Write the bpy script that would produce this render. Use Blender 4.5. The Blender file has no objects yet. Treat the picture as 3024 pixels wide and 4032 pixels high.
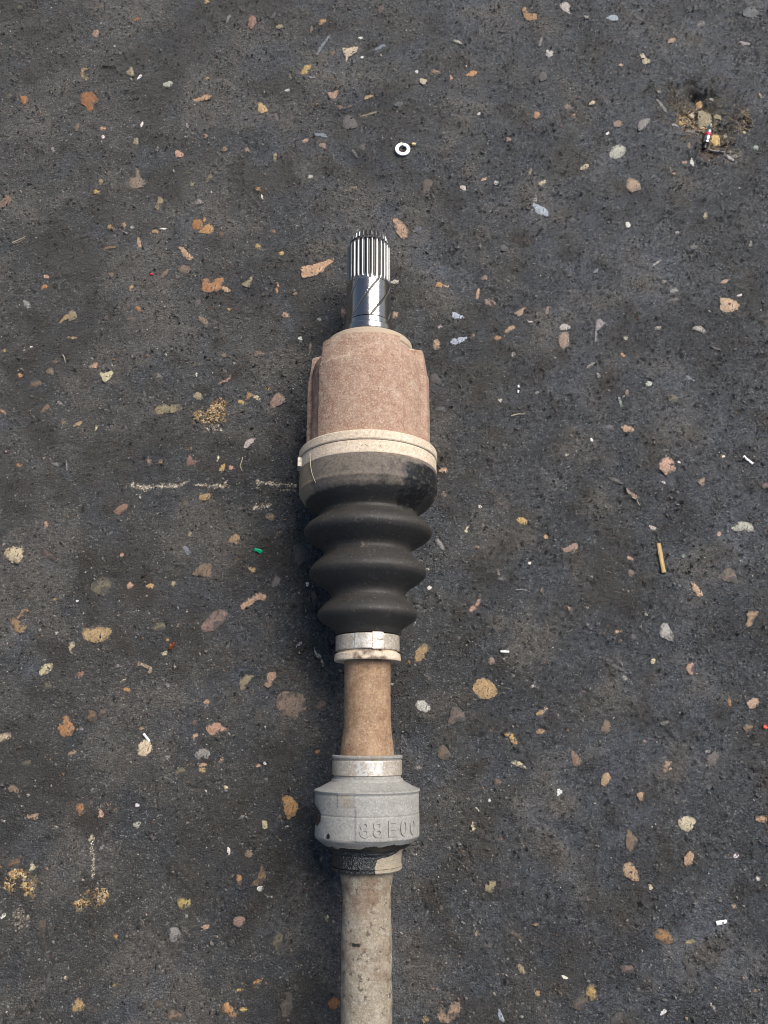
import bpy, bmesh, math, random
import numpy as np
from mathutils import Vector, geometry

# ------------------------------------------------------------------ camera, world, sun, exposure
SC = bpy.context.scene
COL = SC.collection
R = math.radians
TILT = R(16.15)          # the phone leans this far from straight down
F = 1671.0               # focal length in photo units (frame 1659 x 2212)
H = 0.47                 # camera height above the shaft's axis
ZAX = 0.0437             # height of the shaft's axis above the ground
ZC = ZAX + H
CT, ST = math.cos(TILT), math.sin(TILT)

cam = bpy.data.cameras.new("camera")
camo = bpy.data.objects.new("camera", cam); COL.objects.link(camo)
camo.location = (0, 0, ZC); camo.rotation_euler = (TILT, 0, 0)
cam.sensor_fit = 'VERTICAL'; cam.sensor_height = 24.0; cam.lens = 24.0 * F / 2212.0
cam.clip_start = 0.01; cam.clip_end = 200
SC.camera = camo

SUN_EL, SUN_AZ = R(52), R(44)    # azimuth clockwise from +Y
wd = bpy.data.worlds.new("World"); SC.world = wd; wd.use_nodes = True
nt = wd.node_tree
bg = nt.nodes["Background"]; bg.inputs[1].default_value = 0.05
sky = nt.nodes.new("ShaderNodeTexSky"); sky.sky_type = 'NISHITA'; sky.sun_disc = False
sky.sun_elevation = SUN_EL; sky.sun_rotation = SUN_AZ
sky.air_density = 1.0; sky.dust_density = 2.0; sky.ozone_density = 1.0
nt.links.new(sky.outputs[0], bg.inputs[0])
sl = bpy.data.lights.new("sun", 'SUN'); sl.energy = 2.2; sl.angle = R(44); sl.color = (1.0, 0.96, 0.90)
so = bpy.data.objects.new("sun", sl); COL.objects.link(so); so.location = (2, 2, 4)
sd = Vector((math.sin(SUN_AZ) * math.cos(SUN_EL), math.cos(SUN_AZ) * math.cos(SUN_EL), math.sin(SUN_EL)))
so.rotation_euler = sd.to_track_quat('Z', 'Y').to_euler()
SC.cycles.filter_width = 1.05
SC.view_settings.view_transform = 'Standard'; SC.view_settings.look = 'None'
SC.view_settings.exposure = 0.98; SC.view_settings.gamma = 1.0

random.seed(5); RNG = np.random.default_rng(11)

# ------------------------------------------------------------------ where things of the photo stand
def gp(px, py, z=0.0):
    """point of the plane at height z that stands at (px, py) of the photo (1659 x 2212)"""
    u = (px - 829.5) / F; v = (1106 - py) / F
    s = (ZC - z) / (CT - v * ST)
    return (s * u, s * (ST + v * CT))
def P(py, hw):
    """(Y, radius) of a ring whose top shows at py and whose half width is hw"""
    r = hw * 0.47 / F
    v = (1106 - py) / F
    for _ in range(6):
        s = (H - r) / (CT - v * ST); Y = s * (ST + v * CT)
        r = hw * (Y * ST + H * CT) / F
    return (Y, r)
def S(py, hw):
    """(Y, radius) of a ring whose sides show at py"""
    v = (1106 - py) / F
    s = H / (CT - v * ST)
    return (s * (ST + v * CT), hw * s / F)

# ------------------------------------------------------------------ noise
def fnoise(ny, nx, wl, seed, bw=0.45):
    rg = np.random.default_rng(seed)
    w = rg.standard_normal((ny, nx))
    ky = np.fft.fftfreq(ny)[:, None]; kx = np.fft.rfftfreq(nx)[None, :]
    k = np.sqrt(kx * kx + ky * ky) + 1e-9
    g = np.exp(-(np.log(k * wl) ** 2) / (2 * bw * bw))
    f = np.fft.irfft2(np.fft.rfft2(w) * g, s=(ny, nx))
    return f / f.std()
def vnoise(p, freq, seed=0):
    """value noise of an (n,3) array, about -1..1"""
    q = np.asarray(p) * freq + seed * 17.31
    i = np.floor(q).astype(np.int64); f = q - i; f = f * f * (3 - 2 * f)
    def h(a, b, c):
        n = (a * 374761393 + b * 668265263 + c * 2147483647 + seed * 974711) & 0xffffffff
        n = ((n ^ (n >> 13)) * 1274126177) & 0xffffffff
        n = ((n ^ (n >> 16)) * 2246822519) & 0xffffffff
        return ((n ^ (n >> 15)) & 0xffff) / 32767.5 - 1
    o = 0
    for a in (0, 1):
        for b in (0, 1):
            for c in (0, 1):
                w = np.abs(1 - a - f[:, 0]) * np.abs(1 - b - f[:, 1]) * np.abs(1 - c - f[:, 2])
                o = o + w * h(i[:, 0] + a, i[:, 1] + b, i[:, 2] + c)
    return o
def sstep(a, b, x):
    t = np.clip((x - a) / (b - a), 0, 1); return t * t * (3 - 2 * t)

# ------------------------------------------------------------------ material helpers
def lin(c, k=1.0):
    return tuple(k * ((x / 255) / 12.92 if x <= 10 else ((x / 255 + 0.055) / 1.055) ** 2.4) for x in c)
class NT:
    def __init__(s, name):
        s.m = bpy.data.materials.new(name); s.m.use_nodes = True
        s.t = s.m.node_tree; s.b = s.t.nodes["Principled BSDF"]
        s.co = s.t.nodes.new("ShaderNodeTexCoord").outputs["Object"]
    def n(s, ty, **kw):
        o = s.t.nodes.new(ty)
        for k, v in kw.items(): setattr(o, k, v)
        return o
    def put(s, sock, v):
        if isinstance(v, bpy.types.NodeSocket): s.t.links.new(v, sock)
        elif isinstance(v, (tuple, list)) and len(v) == 3 and sock.type == 'RGBA': sock.default_value = (*v, 1)
        else: sock.default_value = v
    def noise(s, scale, detail=4, rough=0.6, vec=None):
        o = s.n("ShaderNodeTexNoise"); s.put(o.inputs["Vector"], vec or s.co)
        o.inputs["Scale"].default_value = scale; o.inputs["Detail"].default_value = detail
        o.inputs["Roughness"].default_value = rough; return o.outputs[0]
    def vor(s, scale, feat='F1', vec=None):
        o = s.n("ShaderNodeTexVoronoi", feature=feat); s.put(o.inputs["Vector"], vec or s.co)
        o.inputs["Scale"].default_value = scale; return o
    def ramp(s, fac, pts, interp='LINEAR'):
        o = s.n("ShaderNodeValToRGB"); s.put(o.inputs[0], fac); e = o.color_ramp.elements
        o.color_ramp.interpolation = interp
        while len(e) < len(pts): e.new(0.5)
        for el, (p, c) in zip(e, pts):
            el.position = p; el.color = (*c, 1) if isinstance(c, (tuple, list)) else (c, c, c, 1)
        return o.outputs[0]
    def mix(s, fac, a, b, mode='MIX'):
        o = s.n("ShaderNodeMix", data_type='RGBA', blend_type=mode)
        s.put(o.inputs[0], fac); s.put(o.inputs[6], a); s.put(o.inputs[7], b); return o.outputs[2]
    def math(s, op, a, b=0.0, clamp=False):
        o = s.n("ShaderNodeMath", operation=op, use_clamp=clamp)
        s.put(o.inputs[0], a); s.put(o.inputs[1], b); return o.outputs[0]
    def attr(s, name):
        o = s.n("ShaderNodeAttribute", attribute_name=name); return o
    def sep(s, c):
        o = s.n("ShaderNodeSeparateColor"); s.put(o.inputs[0], c); return o.outputs
    def bump(s, h, strength, dist, prev=None):
        o = s.n("ShaderNodeBump"); o.inputs["Strength"].default_value = strength
        o.inputs["Distance"].default_value = dist; s.put(o.inputs["Height"], h)
        if prev: s.put(o.inputs["Normal"], prev)
        return o.outputs[0]
    def done(s, col, rough, nrm=None, metal=0.0, spec=0.5):
        s.put(s.b.inputs["Base Color"], col); s.put(s.b.inputs["Roughness"], rough)
        s.put(s.b.inputs["Metallic"], metal); s.put(s.b.inputs["Specular IOR Level"], spec)
        if nrm: s.put(s.b.inputs["Normal"], nrm)
        return s.m

def dirty(name, A, B, s1, dark, dthr, light, lthr, rough, m1=None, m1r=0.2, m2=None, m2r=0.6, bscale=900, bst=0.5, bd=0.0004,
          dscale=520, lscale=1250, metal=0.0, patch=None, m3=None, spec=0.5, e1w=(0.42, 0.52)):
    """a worn surface: two tones, dark and light specks, and up to two coats laid where the mesh's mask says"""
    t = NT(name)
    c = t.mix(t.ramp(t.noise(s1, 6, 0.65), [(0.35, 0.0), (0.65, 1.0)]), A, B)
    if patch:   # wider blotches of a third tone
        c = t.mix(t.ramp(t.noise(s1 * 0.45, 5, 0.6), [(0.55, 0.0), (0.75, 0.8)]), c, patch)
    c = t.mix(1.0, c, t.ramp(t.noise(bscale * 0.8, 5, 0.72), [(0.3, (0.68, 0.66, 0.64)), (0.7, (1.30, 1.30, 1.30))]), 'MULTIPLY')
    dn = t.noise(dscale, 4, 0.65)
    c = t.mix(t.ramp(dn, [(dthr, 0.0), (dthr + 0.06, 0.85)]), c, dark)
    v = t.vor(lscale)
    c = t.mix(t.ramp(t.sep(v.outputs["Color"])[0], [(lthr, 0.0), (lthr + 0.01, 0.55)]), c, light)
    r = rough
    hh = t.math('ADD', t.noise(bscale, 5, 0.7), t.math('MULTIPLY', v.outputs["Distance"], 0.25))
    a = t.sep(t.attr("mask").outputs["Color"])
    brk = t.noise(260, 6, 0.7)
    def edge(m, lo=0.42, hi=0.52):     # a ragged border for the coat
        return t.ramp(t.math('ADD', m, t.math('MULTIPLY', t.math('SUBTRACT', brk, 0.5), 1.2)), [(lo, 0.0), (hi, 1.0)])
    if m2 is not None:
        e2 = edge(a[1], 0.28, 0.75); c = t.mix(e2, c, t.mix(1.0, m2, t.ramp(t.noise(700, 4, 0.7), [(0.3, (0.55, 0.55, 0.55)), (0.7, (1.35, 1.35, 1.35))]), 'MULTIPLY')); r = t.mix(e2, (r,) * 3 if not isinstance(r, bpy.types.NodeSocket) else r, (m2r,) * 3)
    if m3 is not None:
        e3 = edge(a[2], 0.28, 0.75); c = t.mix(t.math('MULTIPLY', e3, 0.8), c, m3); r = t.mix(e3, (r,) * 3 if not isinstance(r, bpy.types.NodeSocket) else r, (0.9,) * 3)
    if m1 is not None:
        e1 = edge(a[0], *e1w); c = t.mix(e1, c, m1)
        r = t.mix(e1, (r,) * 3 if not isinstance(r, bpy.types.NodeSocket) else r, (m1r,) * 3)
    nb = t.bump(hh, bst, bd)
    return t.done(c, r, nb, metal, spec)

# ------------------------------------------------------------------ object helpers
def tag(o, label=None, cat=None, group=None, kind=None):
    for k, v in (("label", label), ("category", cat), ("group", group), ("kind", kind)):
        if v: o[k] = v
    return o
def empty(name, loc):
    o = bpy.data.objects.new(name, None); COL.objects.link(o); o.location = loc
    o.empty_display_size = 0.01; return o
def mesh_np(name, V, faces_idx, loop_n, mat, parent=None, loc=(0, 0, 0), smooth=True, cols=None, cname="mask", sharp=None):
    """V (n,3); faces_idx flat loop indices; loop_n the corners of each face (array or int)"""
    me = bpy.data.meshes.new(name)
    V = np.asarray(V, np.float32); fi = np.asarray(faces_idx, np.int32).ravel()
    nf = len(fi) // loop_n if isinstance(loop_n, int) else len(loop_n)
    ln = np.full(nf, loop_n, np.int32) if isinstance(loop_n, int) else np.asarray(loop_n, np.int32)
    me.vertices.add(len(V)); me.vertices.foreach_set("co", V.ravel())
    me.loops.add(len(fi)); me.loops.foreach_set("vertex_index", fi)
    me.polygons.add(nf); me.polygons.foreach_set("loop_start", np.concatenate(([0], np.cumsum(ln)[:-1])).astype(np.int32))
    me.polygons.foreach_set("loop_total", ln)
    me.polygons.foreach_set("use_smooth", np.full(nf, smooth))
    if cols is not None:
        a = me.attributes.new(cname, 'FLOAT_COLOR', 'POINT'); c = np.ones((len(V), 4), np.float32)
        c[:, :cols.shape[1]] = cols; a.data.foreach_set("color", c.ravel())
    me.update(calc_edges=True); me.validate()
    if sharp: me.set_sharp_from_angle(angle=R(sharp))
    me.materials.append(mat)
    o = bpy.data.objects.new(name, me); COL.objects.link(o); o.location = loc
    if parent: o.parent = parent
    return o

ROOT = (-0.0100, 0.10, 0.0)
def lathe(name, prof, mat, parent, segs=160, step=0.0009, rfun=None, mfun=None, caps=(True, True), sharp=32, base=None):
    """a turned part round the shaft's axis; rfun(theta, Y, r) shapes it further, mfun(theta, Y, xyz) gives its mask"""
    base = base or ROOT
    pts = []
    for (a, b) in zip(prof[:-1], prof[1:]):
        L = math.hypot(b[0] - a[0], b[1] - a[1]); n = max(1, int(math.ceil(L / step)))
        for k in range(n): pts.append((a[0] + (b[0] - a[0]) * k / n, a[1] + (b[1] - a[1]) * k / n))
    pts.append(prof[-1]); pts = np.array(pts); m = len(pts)
    th = np.linspace(0, 2 * math.pi, segs, endpoint=False)
    TH, Yg = np.meshgrid(th, pts[:, 0]); _, Rg = np.meshgrid(th, pts[:, 1])
    if rfun is not None: Rg = rfun(TH, Yg, Rg)
    V = np.stack([Rg * np.cos(TH), Yg - base[1], ZAX + Rg * np.sin(TH)], -1).reshape(-1, 3)
    i = np.arange(m - 1)[:, None] * segs; j = np.arange(segs)[None, :]; j2 = (j + 1) % segs
    Q = np.stack([i + j, i + j2, i + segs + j2, i + segs + j], -1).reshape(-1, 4)   # Y falls along the profile
    fi = [Q.ravel()]; ln = [np.full(len(Q), 4)]
    if caps[0]: fi.append(np.arange(segs)[::-1]); ln.append([segs])
    if caps[1]: fi.append((m - 1) * segs + np.arange(segs)); ln.append([segs])
    cols = None
    if mfun is not None: cols = np.clip(mfun(TH.ravel(), Yg.ravel(), V), 0, 1)
    return mesh_np(name, V, np.concatenate(fi), np.concatenate(ln), mat, parent, (0, 0, 0), True, cols, "mask", sharp)
def wrapbox(name, y0, y1, t0, t1, r0, r1, mat, parent, nt_=10, bevel=0.0002):
    """a plate bent round the axis: from Y y0 to y1, angle t0 to t1, radius r0 to r1"""
    bm = bmesh.new(); g = {}
    for k in range(nt_ + 1):
        t = R(t0 + (t1 - t0) * k / nt_)
        for a, y in enumerate((y0, y1)):
            for b, r in enumerate((r0, r1)):
                g[k, a, b] = bm.verts.new((r * math.cos(t), y - ROOT[1], ZAX + r * math.sin(t)))
    for k in range(nt_):
        for q in (((k, 0, 1), (k, 1, 1), (k + 1, 1, 1), (k + 1, 0, 1)), ((k, 0, 0), (k + 1, 0, 0), (k + 1, 1, 0), (k, 1, 0)),
                  ((k, 0, 0), (k, 0, 1), (k + 1, 0, 1), (k + 1, 0, 0)), ((k, 1, 0), (k + 1, 1, 0), (k + 1, 1, 1), (k, 1, 1))):
            bm.faces.new([g[x] for x in q])
    for k in (0, nt_): bm.faces.new([g[k, 0, 0], g[k, 1, 0], g[k, 1, 1], g[k, 0, 1]])
    bmesh.ops.recalc_face_normals(bm, faces=bm.faces)
    ed = [e for e in bm.edges if len(e.link_faces) == 2 and e.calc_face_angle(0) > 0.6]
    bmesh.ops.bevel(bm, geom=ed, offset=bevel, segments=2, affect='EDGES')
    me = bpy.data.meshes.new(name); bm.to_mesh(me); bm.free()
    for p in me.polygons: p.use_smooth = True
    me.set_sharp_from_angle(angle=R(40)); me.materials.append(mat)
    o = bpy.data.objects.new(name, me); COL.objects.link(o); o.parent = parent; return o
def tube(name, pts, rad, mat, parent=None, loc=None, sides=7, taper=1.0):
    """a bent thin rod through pts (world); its origin at its first point"""
    pts = [Vector(p) for p in pts]; o0 = Vector(loc) if loc is not None else pts[0].copy()
    V = []; n = len(pts)
    for k, p in enumerate(pts):
        d = (pts[min(k + 1, n - 1)] - pts[max(k - 1, 0)]).normalized()
        a = d.orthogonal().normalized(); b = d.cross(a)
        r = rad * (1 + (taper - 1) * k / (n - 1))
        for q in range(sides):
            t = 2 * math.pi * q / sides; V.append(p + (a * math.cos(t) + b * math.sin(t)) * r - o0)
    fi = []; ln = []
    for k in range(n - 1):
        for q in range(sides):
            q2 = (q + 1) % sides
            fi += [k * sides + q, k * sides + q2, (k + 1) * sides + q2, (k + 1) * sides + q]; ln.append(4)
    fi += list(range(sides))[::-1]; ln.append(sides)
    fi += [(n - 1) * sides + q for q in range(sides)]; ln.append(sides)
    return mesh_np(name, V, fi, ln, mat, parent, o0, True, None, "mask", 50)

# ------------------------------------------------------------------ the stones, as read off the photo
TILE = {'A': (0, 0, 1.6458), 'B': (1008, 0, 1.6458), 'C': (2016, 0, 1.6458), 'D': (0, 1008, 1.6458), 'E': (2016, 1008, 1.6458),
        'F': (0, 2016, 1.6458), 'G': (2016, 2016, 1.6458), 'H': (0, 3024, .9444), 'I': (2016, 3024, .9444), 'J': (1500, 1008, 1.26),
        'K': (1500, 2016, 1.26), 'L': (1500, 3024, 1.26), 'M': (900, 1008, 1.26), 'N': (900, 2016, 1.26), 'O': (900, 3024, 1.26),
        'Z': (2550, 280, 3.687)}
def tp(t, x, y):
    ox, oy, k = TILE[t]; return ((ox + x / k) / 1.8228, (oy + y / k) / 1.8228)
PAL = {'o': (184, 140, 96), 'O': (162, 114, 74), 't': (180, 152, 114), 'y': (196, 168, 108), 'c': (206, 192, 162), 'p': (158, 134, 120),
       'P': (192, 158, 132), 'r': (146, 114, 100), 'b': (134, 116, 98), 'g': (146, 143, 142), 's': (128, 136, 148), 'S': (172, 182, 198),
       'l': (158, 146, 116), 'w': (188, 184, 176), 'W': (232, 230, 225), 'k': (108, 102, 104), 'G': (160, 178, 168), 'q': (188, 158, 132)}
ELL = {
'A': "157 650 60 48 -60 O;1088 547 62 40 10 w;497 822 55 38 60 b;667 835 36 26 0 P;880 917 46 36 60 l;1032 1315 90 50 75 l;38 1310 92 60 35 b;718 1473 55 36 -35 t;627 1248 45 30 0 y;655 1182 36 30 60 l;1290 1310 50 40 0 g;1455 962 36 34 0 b;1325 1420 32 24 60 o;1433 1522 48 26 80 O-;900 1570 72 30 -80 P;710 1605 90 20 10 b;805 1463 46 26 90 t;1010 1503 46 28 0 t;885 133 45 32 60 O;620 215 55 40 45 p;1340 10 36 30 30 y;655 45 40 35 0 l-;1480 125 60 20 70 g;1635 150 80 55 80 r;1330 880 35 30 30 p;1600 975 36 36 0 p;1215 815 40 20 -70 g;350 975 55 28 -40 g;1355 1155 55 32 70 l-;1245 1195 36 28 0 l-;60 620 36 26 60 l-;1345 510 26 20 40 t;130 55 40 25 0 l-;905 502 50 14 45 W;918 805 34 16 75 W;1020 960 36 16 80 w;668 888 22 22 0 W;860 1475 30 20 0 w;1062 1482 55 10 -5 W;775 345 34 26 60 w-;180 390 30 22 0 w-;745 300 26 22 0 w",
'B': "152 178 45 32 20 l;430 140 60 34 25 o;360 190 40 22 75 p;222 500 40 18 90 l;495 345 40 26 70 b;675 245 38 14 25 W;808 355 22 18 0 w;688 367 24 18 0 W;730 630 60 26 20 t;40 700 80 50 -35 t;425 882 80 28 -12 s;320 906 42 30 15 P;434 945 42 40 0 p;690 955 50 45 0 k;640 990 60 18 -60 g;122 1013 55 26 80 l;925 675 60 36 0 s-;740 735 120 14 15 l;1165 465 60 30 -10 t-;1265 505 30 24 90 P;1042 464 22 20 0 W;1445 740 24 18 20 W;355 1148 46 26 -20 w;1343 1215 45 30 -25 w;1555 1185 34 28 30 w;1475 1165 50 22 35 P;1110 1205 100 60 60 b-;625 1225 65 38 15 l-;15 1230 30 34 60 o;40 1280 34 12 -80 W;12 1595 44 36 -60 y;165 1642 35 26 0 y;1635 905 45 26 20 p;1310 272 60 22 -25 w;810 60 50 40 60 r-;115 1497 26 24 0 r;205 590 36 18 20 w;365 505 55 14 0 g;1050 1490 60 50 90 s-;1610 1610 60 40 0 s-;115 100 50 22 60 s-;130 755 60 30 -80 k",
'C': "655 112 80 36 -5 S;480 105 36 24 -20 w;1035 262 60 32 20 q;1505 283 90 22 -8 g;242 345 52 48 60 w;705 420 26 24 0 P;1225 155 60 36 20 w-;520 668 40 30 20 c;160 745 50 40 60 o;400 748 30 24 0 t;620 862 26 18 40 W;470 1085 60 36 30 c;195 1190 60 36 20 c;785 1198 102 88 0 q;150 1300 40 26 90 g;1252 1400 46 30 70 c;185 270 60 24 70 g;955 595 28 20 -30 c;1145 945 40 24 80 b;1580 955 36 30 0 G;1165 1058 38 22 -60 W;1120 1050 36 28 -30 P;200 500 60 50 0 k-;1545 80 110 70 20 s-;1610 620 40 20 -60 t;1045 1128 26 20 0 P;118 1110 45 24 75 l;975 675 120 22 -50 g;1060 800 60 16 -15 g;1075 1500 30 22 0 w;1550 1575 40 20 80 g;1180 1600 50 36 0 g-;360 700 50 36 0 p",
'D': "850 208 45 34 60 t;300 132 40 24 0 P;287 197 52 28 10 o;725 125 34 34 0 b;175 315 70 36 -60 g;465 385 72 62 20 l;898 342 44 30 -55 o;1280 305 60 36 70 k;1060 580 90 45 -30 k-;465 527 65 18 -5 t;28 612 36 20 35 y;200 592 28 12 25 W;165 612 30 14 20 w;350 685 50 22 0 b;325 748 52 46 20 b;127 772 36 28 20 o;232 825 75 46 15 b;1030 780 60 34 -50 w-;1520 695 34 16 -10 w;1273 765 26 14 90 W;1285 908 58 52 0 l;940 905 100 16 -75 k;295 990 80 30 35 b;505 1090 60 28 25 t;412 1080 26 24 0 l;622 1112 46 18 75 c;15 1005 60 20 -35 t;1568 948 60 26 -20 y;1612 905 50 34 80 o;965 1335 46 36 70 p;1040 1328 32 28 0 t;125 1355 38 26 20 o;365 1350 34 24 20 g;430 1350 80 14 -85 g;1440 1375 56 32 65 y;1500 1372 38 34 0 P;1413 1310 50 14 75 c;1200 1610 50 50 0 l-;1450 640 36 30 0 b;1255 705 40 24 80 l-;380 950 40 24 0 g;1065 112 70 30 55 b;690 400 34 28 60 p-;840 408 40 26 0 p-;1488 345 26 20 0 y",
'E': "225 355 60 24 70 p;1375 170 60 26 15 P;1475 255 40 18 25 W;340 465 65 46 20 w;733 535 30 32 0 w;945 468 48 22 15 w;1045 232 60 34 5 g;1045 285 80 22 5 g-;720 640 42 18 -40 o;510 705 60 24 30 w-;560 775 40 26 -50 g;705 945 70 24 -75 G;888 828 44 34 -30 w;748 885 46 26 80 p;163 885 24 26 0 w;750 1118 85 45 -20 q;1150 795 70 24 -25 s;1045 925 60 50 0 l-;515 1190 34 14 -50 W;352 1292 24 18 0 w;630 1110 70 30 -20 s-;1080 1340 24 14 -40 W;1368 1300 26 16 0 W;985 1463 40 14 -25 W;985 1260 24 14 0 w;675 1455 90 24 -25 g-;1640 1490 45 34 0 p-;985 165 36 20 20 g;118 430 50 16 -15 w;5 465 30 36 0 b;545 95 40 22 30 s;935 45 70 16 30 w;1320 600 60 14 -20 k",
'F': "300 82 40 36 30 P;790 278 30 26 80 P;845 478 44 42 0 P;972 480 52 36 -10 t;1125 465 42 38 0 l;1520 180 85 64 60 t;1205 250 78 42 -40 s;1228 142 52 28 -25 l;1635 372 48 34 -20 t;520 1050 50 44 0 r;370 782 32 24 80 w;168 833 36 20 15 w;1068 915 46 26 35 c;1087 828 22 20 0 y;822 1152 44 32 15 o;790 1215 60 20 55 l-;795 1095 50 12 35 c;660 1300 60 34 40 p-;1260 1365 48 34 80 r;1260 1455 60 34 50 P;1080 1120 40 36 0 g;765 1000 24 24 0 g;1310 1640 60 36 0 q;1435 1610 50 28 60 P;1090 1590 36 34 0 g;465 1565 60 34 30 l;165 1630 60 46 0 l-;1340 1230 40 30 20 P;310 1130 50 50 0 l-;525 1405 26 24 0 g;920 1400 44 22 30 t;200 550 60 36 0 b-;365 565 40 20 0 t;1030 745 80 60 0 l-;500 575 20 18 0 W;740 195 60 24 0 k-;800 1470 36 36 0 g-",
'G': "222 160 34 30 90 t;912 105 50 34 -30 w;1345 140 40 26 90 P;765 300 46 24 -20 P;772 398 50 44 0 b;688 772 50 26 20 P;920 965 46 34 60 c;185 1303 56 42 10 t;218 1275 36 24 -20 c;185 1422 56 36 0 t;1525 1400 60 50 -20 t-;992 1365 66 26 15 w-;1005 1640 60 50 -70 q;1300 1600 90 80 60 k;1270 1553 32 22 0 w;860 1488 30 22 0 p;1580 1508 50 20 0 w-;730 1075 36 30 -50 g;195 505 34 26 80 b;1112 290 30 30 0 G-;405 400 26 14 0 o;870 662 28 24 0 w;115 330 22 20 0 W;788 810 40 36 0 k;135 1130 50 16 30 w;45 1635 100 40 -25 c;460 1165 24 18 0 P;105 658 30 12 30 w;370 768 50 14 20 g;585 785 44 10 -40 w",
'H': "50 78 40 30 -30 b;300 152 48 32 -70 o;340 262 34 22 80 c;380 300 26 22 50 g;510 212 28 26 0 w;50 355 46 36 0 o-;118 370 26 26 0 c;760 595 36 24 20 P;890 570 50 38 20 p;430 627 20 18 0 o;905 898 28 18 0 y;590 880 36 34 0 b-;890 825 28 14 10 y;425 805 28 16 0 y;180 790 70 18 80 k;12 550 30 12 50 W;752 8 26 24 60 t;670 12 40 22 20 l-;210 222 24 18 -30 w;510 138 18 14 20 W;838 72 20 14 0 c;850 308 30 12 -80 W;925 318 32 30 20 b;155 590 60 30 90 b-;570 255 26 14 -30 k;245 780 16 14 0 c",
'I': "478 103 34 26 90 P;928 190 46 28 0 t;515 442 20 18 80 c;835 328 22 16 0 W;913 412 18 16 60 w;430 748 52 30 -5 p-;35 748 40 24 -60 l;255 870 60 50 60 b-;660 740 80 40 -60 k-;575 5 36 20 0 P;195 777 24 12 -20 W;565 910 26 16 45 W;745 885 34 14 -50 w;390 930 46 40 60 k-;175 90 26 18 80 W;825 515 20 18 0 P;95 838 20 22 60 t;905 828 14 12 0 t;662 648 40 18 10 l-",
'J': "290 147 40 30 0 o;325 150 28 14 0 P;480 188 50 20 80 P;540 232 60 30 -5 p;515 108 30 30 0 p;70 293 34 34 0 P;375 298 60 28 -20 S-;578 410 32 26 10 o;293 352 26 20 60 w;270 610 70 40 -45 k-;310 1063 44 30 0 P;315 1188 26 22 0 r;590 718 22 20 0 w;492 1245 24 14 -45 W;70 130 46 20 10 w;457 395 24 20 80 b;655 490 24 22 0 w;620 938 24 12 20 w;295 760 60 24 0 s-",
'K': "550 740 36 34 0 p;425 88 40 18 70 c;583 300 36 14 -80 c;600 330 40 18 -15 g;242 375 24 20 0 W;240 825 30 26 0 k;182 1266 60 16 0 w-;480 175 26 18 0 l;232 285 24 18 0 w",
'L': "580 72 46 34 -60 b-;222 1250 40 34 60 t;475 820 30 16 80 l;595 1230 60 24 -70 S-;530 878 40 28 -20 k;538 160 16 16 0 W;675 830 70 20 -35 b-;300 695 30 22 -50 b-;478 205 30 12 -45 w",
'M': "282 290 38 28 -25 q;150 488 60 28 0 p-;568 282 50 24 80 p;330 190 22 18 0 b;450 313 24 16 45 w;375 868 30 30 0 g-;405 455 60 12 85 b;195 658 18 16 0 y;355 408 22 18 0 W",
'N': "460 962 60 48 30 p-;235 345 60 36 70 k;350 655 44 16 50 g;208 25 50 40 -20 l;245 108 40 12 50 o;440 1190 36 18 10 o;147 1258 24 20 0 q;180 1246 18 16 0 W;390 358 20 20 0 W",
'O': "157 598 30 28 0 W;488 740 24 22 0 c;250 245 30 22 40 b;290 290 24 10 0 c;145 1060 50 24 25 o;190 640 16 14 0 w",
'Z': "805 385 120 100 40 o!;1010 955 190 130 -60 y!;880 610 270 200 -20 l!;1060 600 120 90 -30 l;970 330 90 50 -10 w;1210 1270 140 60 -30 w;640 1320 90 50 -80 W;590 1085 70 50 60 t;545 1320 90 60 20 P;1570 1110 80 70 0 G;870 695 50 45 0 q!;840 760 80 50 20 c!;1150 910 70 60 0 w-;1440 860 50 40 0 c!;160 300 60 50 0 w",
}
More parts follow.
